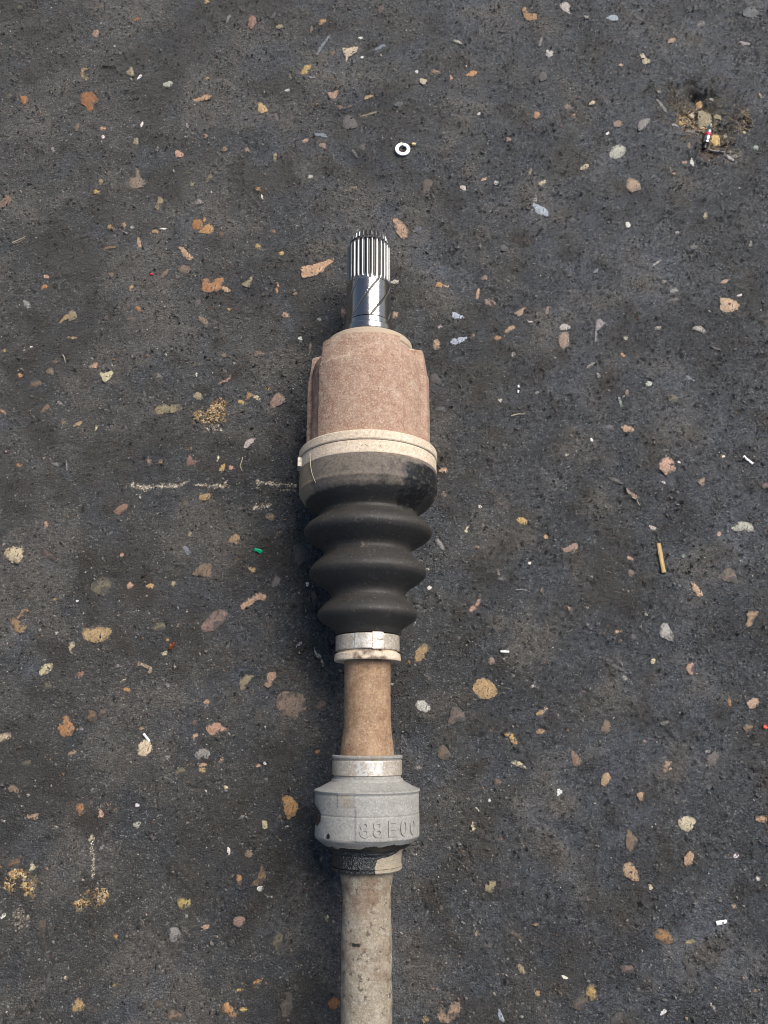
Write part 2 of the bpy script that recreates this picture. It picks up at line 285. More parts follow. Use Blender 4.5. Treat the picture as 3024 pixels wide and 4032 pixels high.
POL = {
'A': "O 535 600 600 592 625 620 638 650 610 680 595 720 570 732 552 690 522 665 520 625;t 520 450 575 440 580 460 550 465 555 490 578 505 572 528 548 525 525 495;l 855 430 870 470 868 500 835 490 820 470 840 455;t 1245 640 1300 632 1330 612 1370 618 1365 640 1320 655 1255 662;P 1135 965 1185 985 1183 1012 1135 1008;p 880 1090 905 1110 915 1150 948 1180 930 1210 860 1225 832 1195 845 1150 880 1150;O 1245 1430 1300 1420 1318 1460 1300 1490 1245 1480;o 1290 1505 1345 1450 1370 1455 1388 1495 1360 1518 1310 1510;P 1155 1600 1185 1598 1225 1640 1252 1670 1235 1688 1200 1672 1178 1640",
'B': "y 350 422 355 440 330 480 285 490 295 470 315 430;s 475 225 480 240 430 310 390 368 388 355 420 290;c 560 310 600 308 650 292 662 320 635 350 600 365 592 400 582 400 580 365 565 345;s 755 325 810 290 845 280 835 300 790 325;q 465 590 490 600 530 580 532 605 505 648 470 622;b 505 685 540 675 570 690 610 675 622 690 585 700 545 705;k 565 770 600 745 640 770 662 820 610 842 565 830;o 1358 492 1400 460 1432 470 1425 490 1380 500;c 1055 510 1080 505 1112 520 1105 545 1075 545;P 885 1430 910 1410 960 1445 992 1485 985 1540 945 1545 905 1500",
'C': "o 65 60 90 50 105 85 135 90 165 90 172 125 140 140 100 135 75 105;w 305 40 340 12 378 25 370 60 385 90 350 80;c 825 355 850 345 870 375 900 390 890 415 850 415 840 385;p 655 790 700 780 718 795 710 825 660 820;g 815 800 850 775 895 770 870 815 830 850 815 830;w 630 1010 645 955 700 935 735 955 738 990 700 1025 645 1022;S 135 1310 160 1325 205 1345 238 1380 232 1405 190 1395 150 1375;W 735 1430 755 1435 775 1460 745 1475",
'D': "b 1150 80 1195 58 1235 75 1237 110 1210 122 1165 105;o 1310 165 1325 142 1355 150 1370 178 1400 145 1448 140 1445 185 1435 225 1380 235 1310 235;P 1448 192 1492 220 1480 238 1440 222;l 1560 180 1600 155 1640 115 1640 135 1615 200 1580 190;t 432 362 442 402 372 440 395 410;b 1280 390 1320 395 1350 425 1345 445 1305 435;P 575 722 620 690 640 700 620 730;c 648 755 680 760 735 740 735 770 685 820 660 795;P 1415 822 1475 790 1485 765 1497 768 1490 800 1425 832;l 1005 970 1050 958 1110 962 1165 965 1182 990 1150 1008 1100 1020 1060 1022 1010 1042 1002 1010;w 1580 1245 1600 1200 1650 1180 1645 1215 1600 1250;r 1215 1300 1235 1290 1245 1320 1280 1325 1275 1345 1235 1360 1205 1350;t 1290 1540 1325 1545 1360 1525 1365 1565 1330 1585 1290 1575;r 740 1640 800 1605 830 1605 820 1640 775 1680 735 1660",
'E': "q 15 365 90 330 75 365 55 393 30 385;q 1350 268 1400 275 1440 280 1478 315 1470 345 1400 365 1350 345;p 305 500 360 490 372 540 365 580 325 605 303 565;g 545 415 585 405 603 440 570 475 552 490 548 560 533 560 540 480;w 1165 475 1190 450 1230 455 1265 480 1250 500 1200 485;q 950 1340 985 1300 1040 1315 1065 1375 1040 1400 1000 1420 960 1385;P 1195 1465 1245 1430 1250 1470 1235 1498 1215 1480;p 735 1500 765 1530 825 1565 815 1580 770 1560 740 1530",
'F': "c 28 245 80 225 155 225 158 280 140 320 110 338 70 325 35 290;r- 262 270 285 235 320 265 368 290 355 315 310 300;l- 600 455 650 425 705 430 722 475 690 535 640 540 590 500;b 1245 405 1290 350 1330 330 1370 335 1372 405 1355 430 1290 412;p- 1290 745 1370 655 1430 630 1475 650 1455 710 1390 765 1330 780;t 62 690 110 665 130 640 175 615 188 635 150 670 115 700 140 720 182 745 135 785 85 765;t 540 755 620 745 720 755 710 815 680 850 590 845 542 815;c 455 840 485 830 485 865 470 890 475 920 450 905 445 875;c 258 1020 285 985 335 978 340 1005 310 1045 262 1065 250 1045;p 880 990 900 970 950 990 985 1010 985 1040 950 1050 960 1020 920 1000;l 1545 1100 1590 1055 1645 1060 1620 1100 1565 1160;o- 565 1310 600 1275 630 1340 620 1355 575 1355;o 400 1325 445 1305 455 1360 482 1400 465 1445 400 1460 370 1385 410 1360;c 0 1440 70 1430 68 1465 20 1488 -6 1488;P 1340 1385 1415 1355 1435 1385 1480 1410 1425 1425 1395 1452 1345 1430;c 905 1500 950 1470 990 1520 985 1550 930 1585 890 1565;g 1260 1575 1290 1535 1350 1540 1367 1590 1310 1600 1285 1610",
'G': "y 28 50 70 35 100 60 90 85 50 75;p 320 240 360 220 415 200 428 215 420 245 350 262;w 1420 105 1480 60 1550 75 1572 130 1500 125 1450 125;p- 1330 425 1395 365 1440 370 1455 430 1478 465 1400 455;P 1160 460 1190 470 1230 515 1235 548 1205 550 1170 500;t 1520 660 1550 635 1600 640 1575 690 1550 745 1510 740 1530 695;q 345 600 375 615 400 625 375 645 358 630;w 955 770 975 720 1010 725 1050 800 1045 840 1000 825 965 805;q 1125 1000 1165 975 1180 995 1155 1015 1170 1040 1160 1055 1140 1040;b 580 1395 605 1345 635 1360 640 1415 615 1430 580 1420;o 1395 1195 1410 1190 1415 1225 1425 1260 1405 1255 1392 1225;q 1515 1235 1560 1205 1595 1215 1590 1260 1540 1278;b 380 1545 420 1570 450 1610 430 1650 395 1640;k 640 990 670 992 730 1020 720 1035 670 1015",
'H': "P 92 178 125 170 147 162 140 185 125 195;P 367 148 390 168 385 180 370 180;y 658 480 685 482 710 490 712 515 690 525 660 515;g 625 595 665 592 678 625 650 645 632 640;o 878 400 890 390 900 410 895 440 880 430;t 265 885 290 855 318 880 310 900 270 908;o 825 885 840 865 870 895 880 930 865 938 845 910 828 908;P- 600 910 640 900 690 925 690 945 640 940",
'I': "q 330 50 340 20 360 15 368 40 345 72 335 65;c 615 195 645 178 680 190 678 215 655 238 628 230;b 430 225 445 235 468 270 445 312 425 300 422 260;P 640 330 660 308 678 315 670 355 640 360;P 412 360 440 350 465 380 474 420 440 415 415 395;o 525 620 548 595 580 605 602 640 598 660 560 650;y 275 820 297 795 310 825 320 860 290 868 278 845",
'J': "P 258 425 280 408 300 440 285 465 262 465;S 345 430 360 408 420 398 430 408 400 425 370 440;P 610 375 640 348 662 350 655 372 625 385",
'K': "t 165 740 172 690 210 655 238 660 232 695 200 735 180 748;w 165 950 180 935 215 935 245 970 235 995 190 985;p- 345 1000 355 955 385 965 415 1010 420 1045 380 1040 330 1065;t 450 870 490 818 540 835 580 880 575 905 530 930 480 915 455 895;P 432 485 460 460 490 420 498 430 480 475 445 498;b- 280 1180 310 1150 340 1190 352 1220 320 1232 285 1215;g 268 140 285 130 318 180 305 190;y 605 1100 640 1090 665 1115 675 1150 660 1165 640 1130",
'L': "l 512 600 530 562 570 560 570 580 545 620;c 440 300 455 265 472 295 445 318;q- 285 1190 300 1190 325 1225 350 1160 385 1150 405 1180 395 1215 340 1262 290 1260",
'M': "P 362 85 365 55 440 40 520 15 522 28 480 60 460 90 370 110;o 232 170 245 130 250 145 242 188;p 200 745 225 690 250 675 285 710 265 735 215 755;c 115 685 150 695 160 710 145 715 120 700",
'N': "p 240 920 265 895 330 890 385 905 390 960 365 1010 320 1028 265 1005 237 960;P 52 470 90 435 135 405 155 395 185 410 195 445 180 450 165 435 135 440 95 475 65 490;P 168 860 190 840 190 800 225 788 250 800 225 835 205 872;k- 320 170 355 150 385 180 380 240 350 265 330 240;b- 410 400 435 395 440 450 430 470 415 440;c 425 665 432 690 460 710 475 770 465 775 450 730 425 710",
'O': "o 265 135 300 135 345 185 330 235 295 255 280 230 270 175;c 165 265 180 258 195 280 188 303 168 300;o- 105 580 140 550 165 485 185 515 187 555 150 580 110 590;O 495 1160 520 1140 545 1145 552 1180 525 1205 500 1190;b- 265 1230 255 1170 285 1150 290 1095 320 1120 318 1150 305 1230;l- 220 840 265 815 270 870 240 905 222 880",
}
def crom(poly, n):
    p = np.array(poly, float); m = len(p); out = []
    per = np.linalg.norm(np.roll(p, -1, 0) - p, axis=1); tot = per.sum()
    for i in range(m):
        k = max(1, int(round(n * per[i] / tot)))
        a, b, c, d = p[i - 1], p[i], p[(i + 1) % m], p[(i + 2) % m]
        for q in range(k):
            t = q / k
            s = 0.5 * ((2 * b) + (c - a) * t + (2 * a - 5 * b + 4 * c - d) * t * t + (3 * b - a - 3 * c + d) * t ** 3)
            out.append(0.65 * s + 0.35 * (b + (c - b) * t))
    return np.array(out)
def area2(p):
    x, y = p[:, 0], p[:, 1]; return 0.5 * float(np.sum(x * np.roll(y, -1) - np.roll(x, -1) * y))
STONES = []      # outline on the ground (counter-clockwise, metres), colour code, how much tar covers it
for t, s in ELL.items():
    for e in s.split(';'):
        q = e.split(); cx, cy, L, W, an = map(float, q[:5]); code = q[5]
        n = int(np.clip((L + W) * 0.5 / TILE[t][2] * 0.9, 9, 30))
        ph = RNG.uniform(0, 6.28, 4); am = RNG.uniform(0.05, 0.16, 4)
        pts = []
        for k in range(n):
            a = 2 * math.pi * k / n
            w = 1 + am[0] * math.sin(2 * a + ph[0]) + am[1] * math.sin(3 * a + ph[1]) + 0.6 * am[2] * math.sin(5 * a + ph[2]) + RNG.normal(0, 0.05)
            ex, ey = L / 2 * math.cos(a) * w, W / 2 * math.sin(a) * w
            c_, s_ = math.cos(R(an)), math.sin(R(an))
            pts.append(gp(*tp(t, cx + ex * c_ - ey * s_, cy - (ex * s_ + ey * c_))))
        STONES.append((np.array(pts), code))
for t, s in POL.items():
    for e in s.split(';'):
        q = e.split(); code = q[0]; xy = np.array(list(map(float, q[1:]))).reshape(-1, 2)
        g = np.array([gp(*tp(t, x, y)) for x, y in xy])
        per = np.linalg.norm(np.roll(g, -1, 0) - g, axis=1).sum()
        o = crom(g, int(np.clip(per / 0.0011, 12, 60)))
        o = o + RNG.normal(0, 0.00022, o.shape)
        STONES.append((o, code))
STONES = [(o if area2(o) > 0 else o[::-1], c) for o, c in STONES]
STONES.sort(key=lambda s: -abs(area2(s[0])))

# ------------------------------------------------------------------ ground heights and stains
X0, X1, Y0, Y1, STEP = -0.365, 0.365, -0.205, 0.655, 0.001
nx = int(round((X1 - X0) / STEP)) + 1; ny = int(round((Y1 - Y0) / STEP)) + 1
gx = X0 + np.arange(nx) * STEP; gy = Y0 + np.arange(ny) * STEP
GX, GY = np.meshgrid(gx, gy)
b2, b4, b9, b30, b80 = (fnoise(ny, nx, w, 20 + k) for k, w in enumerate((2.4, 4.2, 9, 30, 85)))
RGH = np.clip(0.55 + 1.6 * GX + 0.25 * fnoise(ny, nx, 60, 19), 0.3, 1.3)
HT = RGH * (0.00020 * b2 + 0.00030 * b4 + 0.00042 * b9) + 0.0004 * b30 + 0.0003 * b80
HT += 0.0006 * np.maximum(0, fnoise(ny, nx, 3.4, 31) - 0.8) - 0.0006 * np.maximum(0, fnoise(ny, nx, 6, 32) - 1.3)
HT -= 0.0014 * np.maximum(0, fnoise(ny, nx, 13, 33) - 2.1)
SOIL = np.zeros((ny, nx, 4), np.float32)     # colour and cover of what lies on or shows through the asphalt
wob = fnoise(ny, nx, 7, 40); wob2 = fnoise(ny, nx, 22, 41)
def blot(t, x, y, rx, ry, depth, colr, a=1.0, rough=0.25):
    """a worn hollow or stain; radii in photo tile units"""
    cx, cy = gp(*tp(t, x, y)); ax = abs(gp(*tp(t, x + rx, y))[0] - cx); ay = abs(gp(*tp(t, x, y + ry))[1] - cy)
    d0 = np.sqrt(((GX - cx) / ax) ** 2 + ((GY - cy) / ay) ** 2)
    d = d0 + rough * 0.5 * wob + rough * 0.7 * wob2 * 0.6
    m = sstep(1.15, 0.75, d)
    HT[...] -= depth * (1.7 if t == 'Z' else 1.0) * sstep(1.15, 0.55, d0 + 0.06 * wob2 + 0.03 * wob)
    al = m * a
    for k in range(3): SOIL[..., k] = SOIL[..., k] * (1 - al) + colr[k] * al
    SOIL[..., 3] = np.maximum(SOIL[..., 3], al)
    return m
OCH, DRT, OLV, PAL_ = (0.24, 0.15, 0.06), (0.050, 0.036, 0.021), (0.095, 0.066, 0.032), (0.42, 0.36, 0.27)
blot('Z', 760, 520, 640, 470, 0.0012, (0.040, 0.030, 0.019), 0.75, 0.5)
blot('Z', 640, 400, 420, 260, 0.0020, DRT, 0.95, 0.45)
blot('Z', 850, 620, 380, 330, 0.0018, OLV, 0.9, 0.4)
blot('Z', 720, 310, 170, 70, 0.0016, (0.020, 0.014, 0.009), 0.85, 0.5)
blot('Z', 600, 680, 200, 150, 0.0003, OCH, 0.9, 0.6)
blot('Z', 980, 950, 300, 330, 0.0012, OLV, 0.85, 0.4)
blot('Z', 1300, 740, 220, 200, 0.0010, (0.075, 0.055, 0.038), 0.8, 0.45)
blot('Z', 850, 760, 140, 120, 0.0002, OCH, 0.9, 0.6)
blot('Z', 1430, 720, 60, 150, 0.0002, OCH, 0.7, 0.7)
blot('Z', 1030, 1000, 130, 150, 0.0003, OCH, 0.7, 0.7)
blot('Z', 900, 1190, 180, 100, 0.0005, (0.10, 0.05, 0.03), 0.8, 0.5)
blot('Z', 1200, 1250, 170, 80, 0.0, (0.28, 0.25, 0.21), 0.6, 0.8)
blot('D', 1360, 1030, 105, 62, 0.0006, (0.33, 0.22, 0.10), 1.0, 0.6)
blot('D', 1430, 960, 55, 45, 0.0004, (0.26, 0.155, 0.075), 0.9, 0.6)
blot('D', 1370, 1115, 80, 45, 0.0013, (0.02, 0.018, 0.017), 0.9, 0.5)
blot('H', 75, 430, 62, 60, 0.0010, (0.055, 0.042, 0.026), 0.85, 0.6)
blot('H', 340, 450, 62, 62, 0.0008, (0.038, 0.031, 0.023), 0.8, 0.6)
blot('H', 374, 478, 30, 32, 0.0004, (0.20, 0.145, 0.08), 0.9, 0.7)
blot('H', 62, 392, 32, 18, 0.0003, (0.34, 0.235, 0.10), 0.95, 0.6)
blot('H', 104, 440, 24, 40, 0.0003, (0.30, 0.22, 0.11), 0.95, 0.7)
blot('H', 50, 350, 24, 18, 0.0002, (0.26, 0.16, 0.075), 0.9, 0.6)
blot('H', 300, 505, 26, 20, 0.0004, (0.34, 0.265, 0.15), 0.95, 0.6)
blot('H', 72, 560, 34, 36, 0.0006, (0.16, 0.13, 0.085), 0.6, 0.7)
blot('B', 1610, 720, 50, 60, 0.0016, (0.035, 0.028, 0.022), 0.8)
for (t, x, y, rx, ry) in (('A', 385, 1560, 80, 60), ('A', 860, 1240, 60, 40), ('D', 255, 470, 80, 50), ('D', 250, 900, 70, 40), ('D', 690, 1220, 70, 60),
                          ('D', 560, 780, 60, 50), ('F', 740, 390, 110, 60), ('F', 560, 310, 90, 60), ('F', 250, 1150, 90, 50), ('B', 60, 560, 90, 60), ('E', 1030, 920, 100, 60)):
    blot(t, x, y, rx, ry, 0.0, (0.055, 0.042, 0.024), 0.55, 0.7)
# patchy dust, with warm light left and blue sky sheen right painted in
b50 = fnoise(ny, nx, 50, 43, 0.6); b140 = fnoise(ny, nx, 140, 44, 0.5)
DUST_LIGHT = np.clip(0.55 + 0.30 * b80 + 0.16 * b30 + 0.12 * b50 - 2.4 * (GX - 0.03), 0, 1)
GREASE = np.clip(0.42 * sstep(0.1, 1.5, b140 + 0.5 * b50 + 0.25 * b30) + 0.30 * sstep(0.9, 2.0, b50 + 0.35 * wob), 0, 1)   # old oil soaked in
DUST = np.clip(0.8 * sstep(0.3, 1.7, -b140 + 0.55 * b80 + 0.4 * b30 + 0.15 * wob), 0, 1)               # dry grey dust
SEG = []   # pale scrapes: two ends and half width on the ground
def seg(t, x0, y0, x1, y1, w):
    a = gp(*tp(t, x0, y0)); b = gp(*tp(t, x1, y1)); SEG.append((a[0], a[1], b[0], b[1], w / TILE[t][2] / 1.8228 * 0.42 / F))
seg('D', 850, 1484, 960, 1500, 20); seg('D', 900, 1496, 1150, 1488, 16); seg('D', 1145, 1494, 1208, 1462, 12)
seg('D', 1258, 1478, 1400, 1486, 10); seg('D', 1390, 1486, 1475, 1486, 17); seg('D', 1452, 1480, 1470, 1455, 14)
seg('M', 142, 1110, 150, 1150, 10); seg('M', 155, 1122, 340, 1140, 9); seg('M', 200, 1128, 250, 1135, 13); seg('M', 258, 1162, 334, 1162, 5)
seg('M', 120, 1250, 200, 1238, 12); seg('H', 348, 320, 344, 405, 6); seg('H', 340, 250, 338, 320, 6)
for (ax, ay, bx, by, w) in SEG:
    dx, dy = bx - ax, by - ay; L2 = dx * dx + dy * dy
    tt = np.clip(((GX - ax) * dx + (GY - ay) * dy) / L2, 0, 1)
    d = np.hypot(GX - ax - tt * dx, GY - ay - tt * dy)
    m = sstep(1.25, 0.6, d / w + 0.3 * wob + 0.25 * b2) * 0.9
    for k in range(3): SOIL[..., k] = SOIL[..., k] * (1 - m) + (0.42, 0.36, 0.28)[k] * m
    SOIL[..., 3] = np.maximum(SOIL[..., 3], m); HT -= 0.0003 * m
def ght(x, y):
    i = int(np.clip(round((y - Y0) / STEP), 0, ny - 1)); j = int(np.clip(round((x - X0) / STEP), 0, nx - 1)); return HT[i, j]
def gavg(x, y, r=0.003):
    k = max(1, int(r / STEP)); i = int((y - Y0) / STEP); j = int((x - X0) / STEP)
    if i < 0 or j < 0 or i >= ny or j >= nx: return 0.0
    return float(HT[max(0, i - k):i + k + 1, max(0, j - k):j + k + 1].mean())
# seat for each stone: the asphalt is level under it
SEATS = []
for o, code in STONES:
    c = o.mean(0); d = o - c; rr = np.sqrt(abs(area2(o)) / math.pi)
    w, v = np.linalg.eigh(np.cov(d.T)); e = d @ v; ex = np.abs(e).max(0) + 1e-5
    i0 = int((c[1] - ex.max() - Y0) / STEP); i1 = int((c[1] + ex.max() - Y0) / STEP) + 2
    j0 = int((c[0] - ex.max() - X0) / STEP); j1 = int((c[0] + ex.max() - X0) / STEP) + 2
    i0, j0 = max(i0, 0), max(j0, 0)
    z = gavg(c[0], c[1], rr)
    if i1 > i0 and j1 > j0 and i0 < ny and j0 < nx:
        P2 = np.stack([GX[i0:i1, j0:j1] - c[0], GY[i0:i1, j0:j1] - c[1]], -1) @ v
        m = sstep(1.0, 0.7, np.sqrt((P2[..., 0] / ex[0]) ** 2 + (P2[..., 1] / ex[1]) ** 2))
        HT[i0:i1, j0:j1] = HT[i0:i1, j0:j1] * (1 - m) + (z - 0.0004) * m
    SEATS.append(z)

# ------------------------------------------------------------------ the asphalt
def asphalt_mat():
    t = NT("asphalt")
    v1 = t.vor(1000); v2 = t.vor(430); v3 = t.vor(2100)
    w1 = t.sep(v1.outputs["Color"])[0]; w2 = t.sep(v2.outputs["Color"])[0]; w3 = t.sep(v3.outputs["Color"])
    g = t.ramp(w1, [(0.0, 0.018), (0.45, 0.042), (0.80, 0.075), (0.92, 0.13), (0.965, 0.21), (0.988, 0.36)])
    g2 = t.ramp(w2, [(0.0, 0.024), (0.6, 0.050), (0.88, 0.075), (1.0, 0.15)])
    c = t.mix(0.38, g, g2)
    c = t.mix(t.ramp(w3[0], [(0.86, 0.0), (0.93, 0.3)]), c, (0.13, 0.125, 0.12))
    c = t.mix(t.ramp(t.noise(1500, 3, 0.7), [(0.40, 0.85), (0.54, 0.0)]), c, (0.008, 0.0075, 0.0075))
    fm = t.sep(t.attr("dust_light").outputs["Color"]); dust_light = fm[0]
    tint = t.mix(dust_light, (0.98, 1.05, 1.13), (1.14, 1.09, 1.0))  # warm light and blue sky sheen put into the base colour
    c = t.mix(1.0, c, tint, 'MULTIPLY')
    pat = t.noise(26, 5, 0.65); pat2 = t.noise(60, 6, 0.7); pat3 = t.noise(9, 5, 0.65)
    c = t.mix(1.0, c, t.ramp(pat, [(0.3, (0.78, 0.78, 0.78)), (0.7, (1.25, 1.23, 1.2))]), 'MULTIPLY')
    c = t.mix(t.math('MULTIPLY', t.ramp(pat3, [(0.42, 0.0), (0.62, 0.62)]), t.ramp(pat2, [(0.36, 0.15), (0.62, 1.0)])), c, t.mix(1.0, t.mix(dust_light, (0.098, 0.104, 0.122), (0.096, 0.088, 0.078)), t.ramp(w1, [(0.0, 0.5), (1.0, 1.5)]), 'MULTIPLY'))
    c = t.mix(t.math('MULTIPLY', fm[2], 0.55), c, t.mix(1.0, t.mix(dust_light, (0.135, 0.142, 0.160), (0.135, 0.118, 0.100)), t.ramp(w1, [(0.0, 0.5), (1.0, 1.5)]), 'MULTIPLY'))
    c = t.mix(t.math('MULTIPLY', fm[1], 1.15, True), c, t.mix(dust_light, (0.022, 0.022, 0.023), (0.034, 0.027, 0.020)))
    so_ = t.attr("soil"); brk = t.noise(420, 4, 0.7)
    al = t.math('MULTIPLY', so_.outputs["Alpha"], t.ramp(brk, [(0.34, 0.45), (0.54, 1.0)]))
    sc_ = t.mix(1.0, so_.outputs["Color"], t.ramp(w1, [(0.0, 0.45), (1.0, 1.5)]), 'MULTIPLY')
    c = t.mix(al, c, sc_)
    r = t.mix(t.ramp(w2, [(0.0, 0.0), (1.0, 1.0)]), (0.24,) * 3, (0.5,) * 3)
    r0 = t.mix(dust_light, t.mix(0.5, r, (0.20,) * 3), t.mix(0.6, r, (0.62,) * 3))
    r = t.mix(fm[1], r0, (0.2,) * 3)
    hh = t.math('ADD', t.math('MULTIPLY', v1.outputs["Distance"], -0.8), t.math('MULTIPLY', t.noise(2600, 3, 0.7), 0.7))
    hh = t.math('ADD', hh, t.math('MULTIPLY', w1, 0.5))
    return t.done(c, r, t.bump(hh, 0.9, 0.0012), 0.0, 0.8)
out = []
p = 0.0
for d in (0.002, 0.004, 0.007): p += d; out.append(p)
for _ in range(66): p += 0.012; out.append(p)
d = 0.02
while p < 40: d *= 1.7; p += d; out.append(p)
out = np.array(out)
ax = np.concatenate((X0 - out[::-1], gx, X1 + out)); ay = np.concatenate((Y0 - out[::-1], gy, Y1 + out)); k = len(out)
NX, NY = len(ax), len(ay)
AX, AY = np.meshgrid(ax, ay)
fade = np.minimum(1, np.minimum(np.minimum(GX - X0, X1 - GX), np.minimum(GY - Y0, Y1 - GY)) / 0.006)
rgo = np.random.default_rng(8)
AZ = rgo.normal(0, 0.0005, (NY, NX)); AZ[:, np.abs(ax) > 1.3] = 0; AZ[np.abs(ay) > 1.5] = 0
AZ[k:k + ny, k:k + nx] = HT * fade
V = np.stack([AX, AY, AZ], -1).reshape(-1, 3)
i = np.arange(NY - 1)[:, None] * NX; j = np.arange(NX - 1)[None, :]
Q = np.stack([i + j, i + j + 1, i + NX + j + 1, i + NX + j], -1).reshape(-1, 4)
SA = np.zeros((NY, NX, 4), np.float32); SA[k:k + ny, k:k + nx] = SOIL
FA = np.clip(rgo.normal(0.45, 0.2, (NY, NX, 4)), 0, 1).astype(np.float32); FA[k:k + ny, k:k + nx, 0] = DUST_LIGHT; FA[k:k + ny, k:k + nx, 1] = GREASE; FA[k:k + ny, k:k + nx, 2] = DUST
ground = mesh_np("asphalt_ground", V, Q, 4, asphalt_mat(), None, (0, 0, 0), True, SA.reshape(-1, 4), "soil")
a = ground.data.attributes.new("dust_light", 'FLOAT_COLOR', 'POINT')
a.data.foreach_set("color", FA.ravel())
tag(ground, "worn dark grey asphalt with pebbles and grit set in it", "asphalt", None, "structure")

# ------------------------------------------------------------------ stones set in the asphalt
def stone_mat(name, tar=True):
    t = NT(name)
    a = t.attr("tint"); c = a.outputs["Color"]; al = a.outputs["Alpha"]
    c = t.mix(1.0, c, t.ramp(t.noise(330, 5, 0.65), [(0.25, (0.62, 0.58, 0.55)), (0.75, (1.28, 1.27, 1.25))]), 'MULTIPLY')
    c = t.mix(1.0, c, t.ramp(t.noise(900, 3, 0.6), [(0.3, (0.62, 0.60, 0.57)), (0.7, (1.25, 1.25, 1.25))]), 'MULTIPLY')
    c = t.mix(t.ramp(t.noise(620, 2, 0.5), [(0.60, 0.0), (0.68, 0.8)]), c, (0.04, 0.034, 0.029))
    if tar:
        n = t.noise(210, 6, 0.72)
        m = t.math('ADD', t.math('ADD', t.math('MULTIPLY', n, 0.6), t.math('MULTIPLY', t.noise(640, 4, 0.7), 0.4)), t.math('MULTIPLY', al, 0.5))
        c = t.mix(t.ramp(m, [(0.66, 0.0), (0.84, 0.94)]), c, (0.048, 0.045, 0.042))
    h = t.math('ADD', t.noise(700, 5, 0.7), t.math('MULTIPLY', t.noise(230, 3, 0.6), 1.2))
    return t.done(c, 0.62, t.bump(h, 0.55, 0.0006), 0.0, 0.4)
STM = stone_mat("stone")
def stone_geo(o, code, z, seed):
    """centre, vertices and faces of one stone: a low worn top with a skirt sunk into the asphalt"""
    rg = np.random.default_rng(seed)
    c = o.mean(0); d = o - c; n = len(o)
    A = abs(area2(o)); rad = math.sqrt(A / math.pi)
    up = float(np.clip(rad * 0.07, 0.00012, 0.0004)) + 0.00008
    sp = max(0.0011, math.sqrt(A / 38)); lo, hi = d.min(0), d.max(0)
    g = np.stack(np.meshgrid(np.arange(lo[0], hi[0], sp), np.arange(lo[1], hi[1], sp)), -1).reshape(-1, 2)
    g = g + rg.uniform(-0.3, 0.3, g.shape) * sp
    a, b = d, np.roll(d, -1, 0)
    if len(g):
        ab = b - a; t = np.clip(((g[:, None] - a) * ab).sum(-1) / ((ab ** 2).sum(-1) + 1e-12), 0, 1)
        ds = np.linalg.norm(g[:, None] - (a + ab * t[..., None]), axis=-1).min(1)
        cr = ((a[None, :, 1] > g[:, None, 1]) != (b[None, :, 1] > g[:, None, 1])) & (g[:, None, 0] < (b[:, 0] - a[:, 0]) * (g[:, None, 1] - a[:, 1]) / (b[:, 1] - a[:, 1] + 1e-12) + a[:, 0])
        k = (cr.sum(1) % 2 == 1) & (ds > sp * 0.4); g, ds = g[k], ds[k]
    else: ds = np.zeros(0)
    vv, _, ff, ov, _, _ = geometry.delaunay_2d_cdt([Vector(p) for p in np.concatenate([d, g])], [(k, (k + 1) % n) for k in range(n)], [], 1, 1e-7)
    vo = np.array([[v.x, v.y] for v in vv]); m = len(vo)
    src = np.array([q[0] if len(q) else 0 for q in ov]); rim = src < n
    dist = np.where(rim, 0, np.concatenate([np.zeros(n), ds])[src]) if len(ds) else np.zeros(m)
    hz = up * (0.3 + 0.7 * np.clip(dist / (rad * 0.45), 0, 1)) + rg.normal(0, up * 0.16, m)
    faces = [tuple(f) for f in ff]
    faces = [f if (vo[f[1]][0] - vo[f[0]][0]) * (vo[f[2]][1] - vo[f[0]][1]) - (vo[f[1]][1] - vo[f[0]][1]) * (vo[f[2]][0] - vo[f[0]][0]) > 0 else f[::-1] for f in faces]
    inv = {}
    for k in range(m):
        if rim[k]: inv[int(src[k])] = k
    ring = [inv[k] for k in range(n) if k in inv]; q = len(ring)
    V = np.concatenate([np.c_[vo, hz], np.c_[vo[ring] * 1.02, np.full(q, -0.0016)]])
    faces += [(m + k, m + (k + 1) % q, ring[(k + 1) % q], ring[k]) for k in range(q)]
    col_ = np.array(lin(PAL[code[0]], 0.86)) * rg.uniform(0.85, 1.12) * rg.uniform(0.95, 1.05, 3)
    cov = -0.4 if '!' in code else rg.uniform(0.50, 0.62) if '-' in code else rg.uniform(0.02, 0.30)
    if code[0] in 'WS': cov = 0.0
    tint = np.tile(np.array((*col_, cov)), (len(V), 1))
    if code[0] not in 'WS':
        e = np.concatenate([dist, np.zeros(q)]); tint[:, 3] += (0.25 if '-' in code else 1.0) * np.clip(rg.normal(0.36, 0.22, len(V)), 0, 0.8) * np.exp(-e / (0.0011 + 0.12 * rad))
    return c, V, faces, tint
def build_faces(name, V, faces, mat, parent, loc, tint, sharp=48):
    return mesh_np(name, V, [k for f in faces for k in f], [len(f) for f in faces], mat, parent, loc, True,
                   np.asarray(tint, np.float32), "tint", sharp)
rest = []
nst = 0
for k, ((o, code), z) in enumerate(zip(STONES, SEATS)):
    c, V, fs, tint = stone_geo(o, code, z, 900 + k)
    if nst < 296:
        s = build_faces("stone", V, fs, STM, ground, (c[0], c[1], z), tint); nst += 1
    else: rest.append((c, V, fs, tint, z))
if rest:
    VV, FF, LL, TT = [], [], [], []; n0 = 0
    for c, V, fs, tint, z in rest:
        VV.append(V + np.array([c[0], c[1], z])); FF += [k + n0 for f in fs for k in f]; LL += [len(f) for f in fs]
        TT.append(tint); n0 += len(V)
    tag(mesh_np("small_stones", np.concatenate(VV), FF, LL, STM, ground, (0, 0, 0), True, np.concatenate(TT), "tint", 48), kind="stuff")

